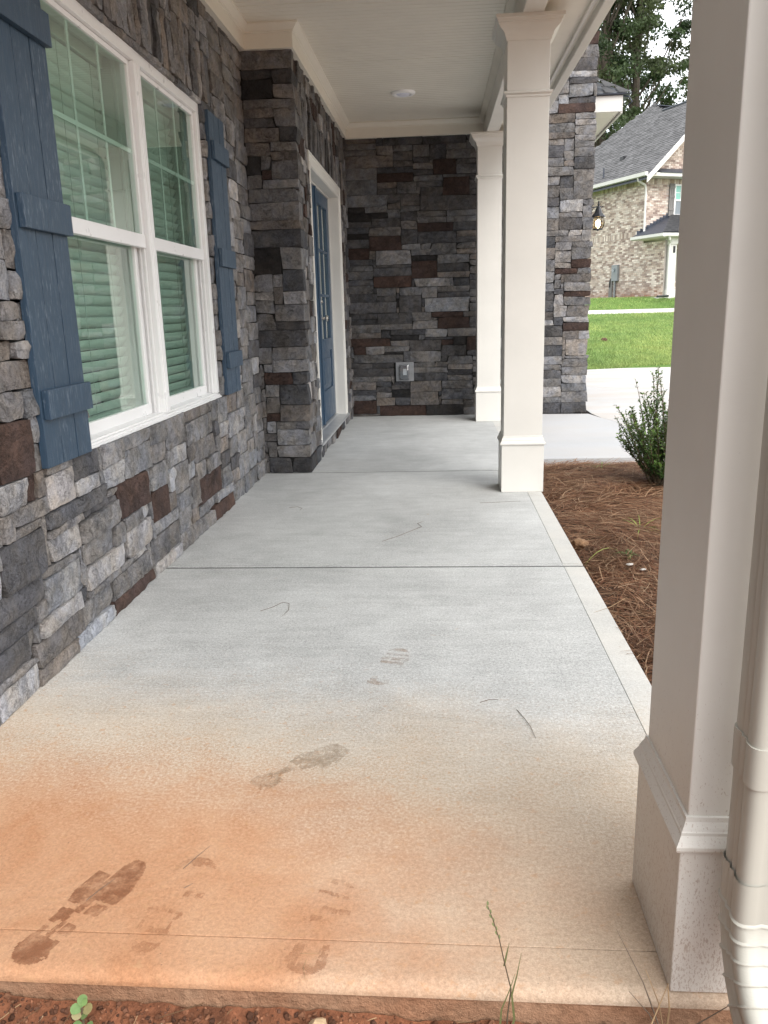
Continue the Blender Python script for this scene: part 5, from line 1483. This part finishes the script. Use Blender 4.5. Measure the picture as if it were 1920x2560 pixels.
# eaves, rake, gutters, downspouts
tr = MB()
hbox(tr, -.66, 10.0, -.46, .02, 6.16, 6.19); tr.build('soffit', M['ceil'], nh)
mb = MB().prism([(-.58, 6.16), (-.46, 6.13), (-.46, 6.30), (-.585, 6.30)], lambda v, z: H(-.70, v, z), lambda v, z: H(10.0, v, z)); mb.build('gutter', M['gutter'], nh)
mb = MB().prism([(0, -.26), (0, -.03), (.05, -.03), (.05, -.26)], lambda u, z: H(-.74 + u, -.50, rz(-.50) + z + .05), lambda u, z: H(-.74 + u, 3.12, rz(3.12) + z + .05)); mb.build('rake_board', M['gutter'], nh)
mb = MB().prism([(0, -.05), (0, .0), (.7, .0), (.7, -.05)], lambda u, z: H(-.70 + u, .0, rz(0) - .16 + z), lambda u, z: H(-.70 + u, 3.12, rz(3.12) - .16 + z)); mb.build('rake_soffit', M['ceil'], nh)
mb = MB(); hbox(mb, -.62, -.02, .0, 4.0, 6.16, 6.30); mb.build('cornice', M['gutter'], nh, bevel=.01)
mb = MB().hexa([H(-.66, .18, 6.301), H(-.66, 4, 6.301), H(.01, .18, 6.301), H(.01, 4, 6.301), H(-.66, .18, 6.32), H(-.66, 4, 6.32), H(.01, .45, 6.56), H(.01, 4, 6.56)]); mb.build('pent_roof', M['shingle'] if False else M['flash'], nh)
def dsp(pts, name='downspout', r=.045): MB().tube(pts, r, 6).build(name, M['gutter'], nh)
dsp([H(-.10, -.50, 6.16), H(-.10, -.46, 6.03), H(-.11, -.12, 5.88), H(-.11, -.07, 5.72), H(-.11, -.07, 4.12), H(-.16, -.08, 4.02)])
# front porch of that house
mb = MB(); hbox(mb, -1.85, .0, -.45, 4.0, 3.70, 3.73); mb.build('porch_soffit', M['ceil'], nh)
mb = MB().prism([(-1.86, 3.70), (-1.98, 3.74), (-1.98, 3.85), (-1.86, 3.85)], lambda u, z: H(u, -.5, z), lambda u, z: H(u, 4, z))
mb.prism([(-.46, 3.70), (-.58, 3.74), (-.58, 3.85), (-.46, 3.85)], lambda v, z: H(-1.97, v, z), lambda v, z: H(.10, v, z)); mb.build('porch_gutter', M['gutter'], nh)
mb = MB().add([H(-1.95, -.56, 3.86), H(-1.95, 4, 3.86), H(.0, 4, 4.75), H(.0, 1.35, 4.75), H(.0, -.56, 3.86)], [(0, 1, 2, 3), (0, 3, 4)]); mb.build('porch_roof', M['flash'], nh)
sq, scol = [], []
for i in range(22):
    f0, f1 = i / 22, (i + 1.12) / 22
    for j in range(26):
        t0, t1 = j / 26, (j + .97) / 26
        def P_(f, t_):
            u = -1.95 + 1.95 * f; va = -.56 + 1.91 * f; vb = 4.0
            return H(u, va + (vb - va) * t_, 3.885 + .89 * f)
        a = [P_(f0, t0), P_(f0, t1), P_(f1, t1), P_(f1, t0)]
        a = [(x, y, z + (.018 if k < 2 else 0)) for k, (x, y, z) in enumerate(a)]
        sq += a; g = R.uniform(.75, 1.2) * .105; scol.append((g, g, g * 1.04))
o = np_mesh('shingle', sq, 4, M['shingle'], nh, scol); o['kind'] = 'stuff'
mb = MB()
for k in range(11):          # stepped flashing up the brick
    f = k / 11
    hbox(mb, -.012, .0, -.35 + 1.75 * f, -.35 + 1.75 * (f + .12), 3.93 + .87 * f, 4.10 + .87 * f)
mb.build('step_flashing', M['flash'], nh)
mb = MB(); hbox(mb, -1.60, -1.30, .15, .43, ZB - .05, 3.45); hbox(mb, -1.64, -1.26, .11, .47, 3.45, 3.70); hbox(mb, -1.64, -1.26, .11, .47, ZB - .05, ZB + .30)
mb.build('porch_post', M['gutter'], nh, bevel=.01)
mb = MB(); hbox(mb, -1.62, -1.61, .25, .35, 3.12, 3.38); mb.build('house_number_plate', M['black'], nh)
dsp([H(-1.90, -.2, 3.74), H(-1.88, -.16, 3.62), H(-1.66, .02, 3.50), H(-1.64, .05, 3.35), H(-1.64, .05, 1.62), H(-1.70, .0, 1.50), H(-1.95, -.15, 1.44)])
dsp([H(-1.95, -.15, 1.44), H(-2.25, -.9, 1.42)], 'drain_pipe', .05)
bpy.data.objects['drain_pipe'].data.materials[0] = M['black']
# upper window and its shutter
wd = thing('', '', '') if False else None
mb = MB(); hbox(mb, -.03, .03, 1.44, 1.50, 4.70, 5.96); hbox(mb, -.03, .03, 2.3, 2.36, 4.70, 5.96); hbox(mb, -.03, .03, 1.50, 2.3, 5.90, 5.96); hbox(mb, -.03, .03, 1.50, 2.3, 4.70, 4.78); hbox(mb, -.03, .03, 1.50, 2.3, 5.30, 5.36)
w1 = mb.build('window', M['vinyl'], nh)
mb = MB(); hbox(mb, .0, .01, 1.50, 2.3, 5.36, 5.90); mb.build('pane', M['wglass'], w1)
mb = MB(); hbox(mb, .0, .01, 1.50, 2.3, 4.78, 5.30); mb.build('insect_screen', M['screen'], w1)
mb = MB(); hbox(mb, -.004, .004, 1.76, 1.785, 5.36, 5.90); hbox(mb, -.004, .004, 2.02, 2.045, 5.36, 5.90); hbox(mb, -.004, .004, 1.5, 2.3, 5.62, 5.645); mb.build('muntin', M['vinyl'], w1)
mb = MB(); hbox(mb, .015, .018, 1.50, 2.3, 4.78, 5.90); mb.build('blind', M['blind'], w1)
mb = MB()
for k in range(3): hbox(mb, -.045, -.013, 1.17 + k * .09, 1.25 + k * .09, 4.70, 5.98)
for z in (4.92, 5.42, 5.80): hbox(mb, -.065, -.045, 1.17, 1.43, z, z + .09)
mb.build('shutter', M['greyshut'], nh)
# ground floor window under the porch
mb = MB(); hbox(mb, -.03, .03, .40, .46, 2.12, 3.28); hbox(mb, -.03, .03, 1.3, 1.36, 2.12, 3.28); hbox(mb, -.03, .03, .46, 1.3, 3.22, 3.28); hbox(mb, -.03, .03, .46, 1.3, 2.12, 2.18); hbox(mb, -.03, .03, .46, 1.3, 2.66, 2.72)
w2 = mb.build('window', M['vinyl'], nh)
mb = MB(); hbox(mb, .0, .01, .46, 1.3, 2.18, 3.22); mb.build('pane', M['wglass'], w2)
# meter box with conduit and cable on the side wall
mb = MB(); hbox(mb, 1.58, 2.02, -.10, .005, 2.16, 2.85); mb.build('meter_box', M['meter'], nh, bevel=.01)
mb = MB(); mb.tube([H(1.80, -.11, 2.62), H(1.80, -.17, 2.62)], .09, 12); mb.build('meter_dial', M['clear'], nh)
MB().tube([H(1.80, -.05, 2.16), H(1.80, -.05, ZB)], .045, 8).build('conduit', M['meter'], nh)
mb = MB(); hbox(mb, 2.0, 2.24, -.06, .005, ZB, 2.2); mb.build('utility_panel', M['greyshut'], nh, bevel=.02)
MB().tube([H(2.02, -.06, 2.3), H(2.12, -.08, 2.2), H(2.14, -.08, 1.9)], .025, 6).build('cable', M['black'], nh)
mb = MB(); hbox(mb, -1.4, 8, -.26, .0, ZB - .1, ZB + .03); mb.build('foundation_ledge', M['drive'], nh)

# ---------------------------------------------------------------- trees behind the house
def tree(loc, h, cr, label, seed, clumps, leaf, base):
    t = thing('tree', label, 'tree', loc, 'tall trees behind the brick house')
    rr = random.Random(seed); rn = np.random.default_rng(seed)
    x, y, z = loc
    tk = MB()
    pts = [(x + rr.uniform(-.3, .3) * (k / 8), y, z - .3 + h * .92 * k / 8) for k in range(9)]
    tk.tube(pts, [h * .017 * (1 - k / 9.5) + .03 for k in range(9)], 8)
    cents = []
    for k in range(clumps):
        f = rr.random() ** .75                      # height through the crown
        zc = z + h * (.16 + .82 * f)
        rmax = cr * (math.sin(min(1, (1 - f) * 1.25 + .10) * math.pi / 2)) * (.55 + .45 * min(1, f / .25))
        az = rr.uniform(0, 6.28); r = rmax * math.sqrt(rr.random()) * rr.uniform(.75, 1.12)
        c = Vector((x + r * math.cos(az), y + r * math.sin(az), zc)); cents.append((c, rr.uniform(.55, 1.25) * cr * .17))
        if k % 2 == 0:
            f0 = max(.12, f * .92 - .10); b = Vector(pts[min(8, int(f0 * 8))]); b.z = z + h * f0
            m_ = b.lerp(c, .55) + Vector((0, 0, -.15 * r))
            tk.tube([b, m_, c], [.09, .05, .015], 5, False)
    tk.build('trunk', M['bark'], t)
    V, Cc = [], []
    for c, r in cents:
        n = int(leaf * 2.1)
        d = rn.normal(0, 1, (n, 3)); d /= np.linalg.norm(d, axis=1)[:, None]
        p = np.array(c) + d * (r * rn.random((n, 1)) ** .45) * np.array([1.15, 1.15, .62])
        a = rn.normal(0, 1, (n, 3)); a /= np.linalg.norm(a, axis=1)[:, None]
        b = np.cross(a, rn.normal(0, 1, (n, 3))); b /= np.linalg.norm(b, axis=1)[:, None]
        L = rn.uniform(.075, .16, (n, 1)); W = L * .6
        V.append(np.stack([p - a * L, p + b * W, p + a * L, p - b * W], 1))
        tone = rr.uniform(.6, 1.35); g = tone * rn.uniform(.7, 1.3, (n, 1))
        Cc.append(np.array([base]) * g * np.array([[1 + rr.uniform(-.12, .25), 1, 1]]))
    np_mesh('crown', np.concatenate(V).reshape(-1, 3), 4, M['treeleaf'], t, np.concatenate(Cc))['kind'] = 'stuff'
TB = (.046, .072, .030)
tree((13.4, 60, 1.4), 26, 5.2, 'tall dark tree directly above the brick house ridge', 1, 150, 85, TB)
tree((10.6, 57, 1.4), 25, 5.2, 'tall dark tree beside the garage eave', 2, 130, 85, TB)
tree((20.8, 66, 1.4), 20, 5.0, 'lighter green tree at the right behind the brick house', 3, 110, 80, (.065, .105, .032))
tree((5.0, 64, 1.4), 24, 6.0, 'tall tree behind the garage, left of the brick house', 4, 80, 70, TB)
tree((27, 70, 1.4), 22, 6.0, 'broad tree far to the right of the brick house', 5, 80, 70, TB)
tree((13.2, 74, 1.4), 21, 6.5, 'shorter tree deep behind the brick house', 6, 100, 75, (.05, .09, .035))
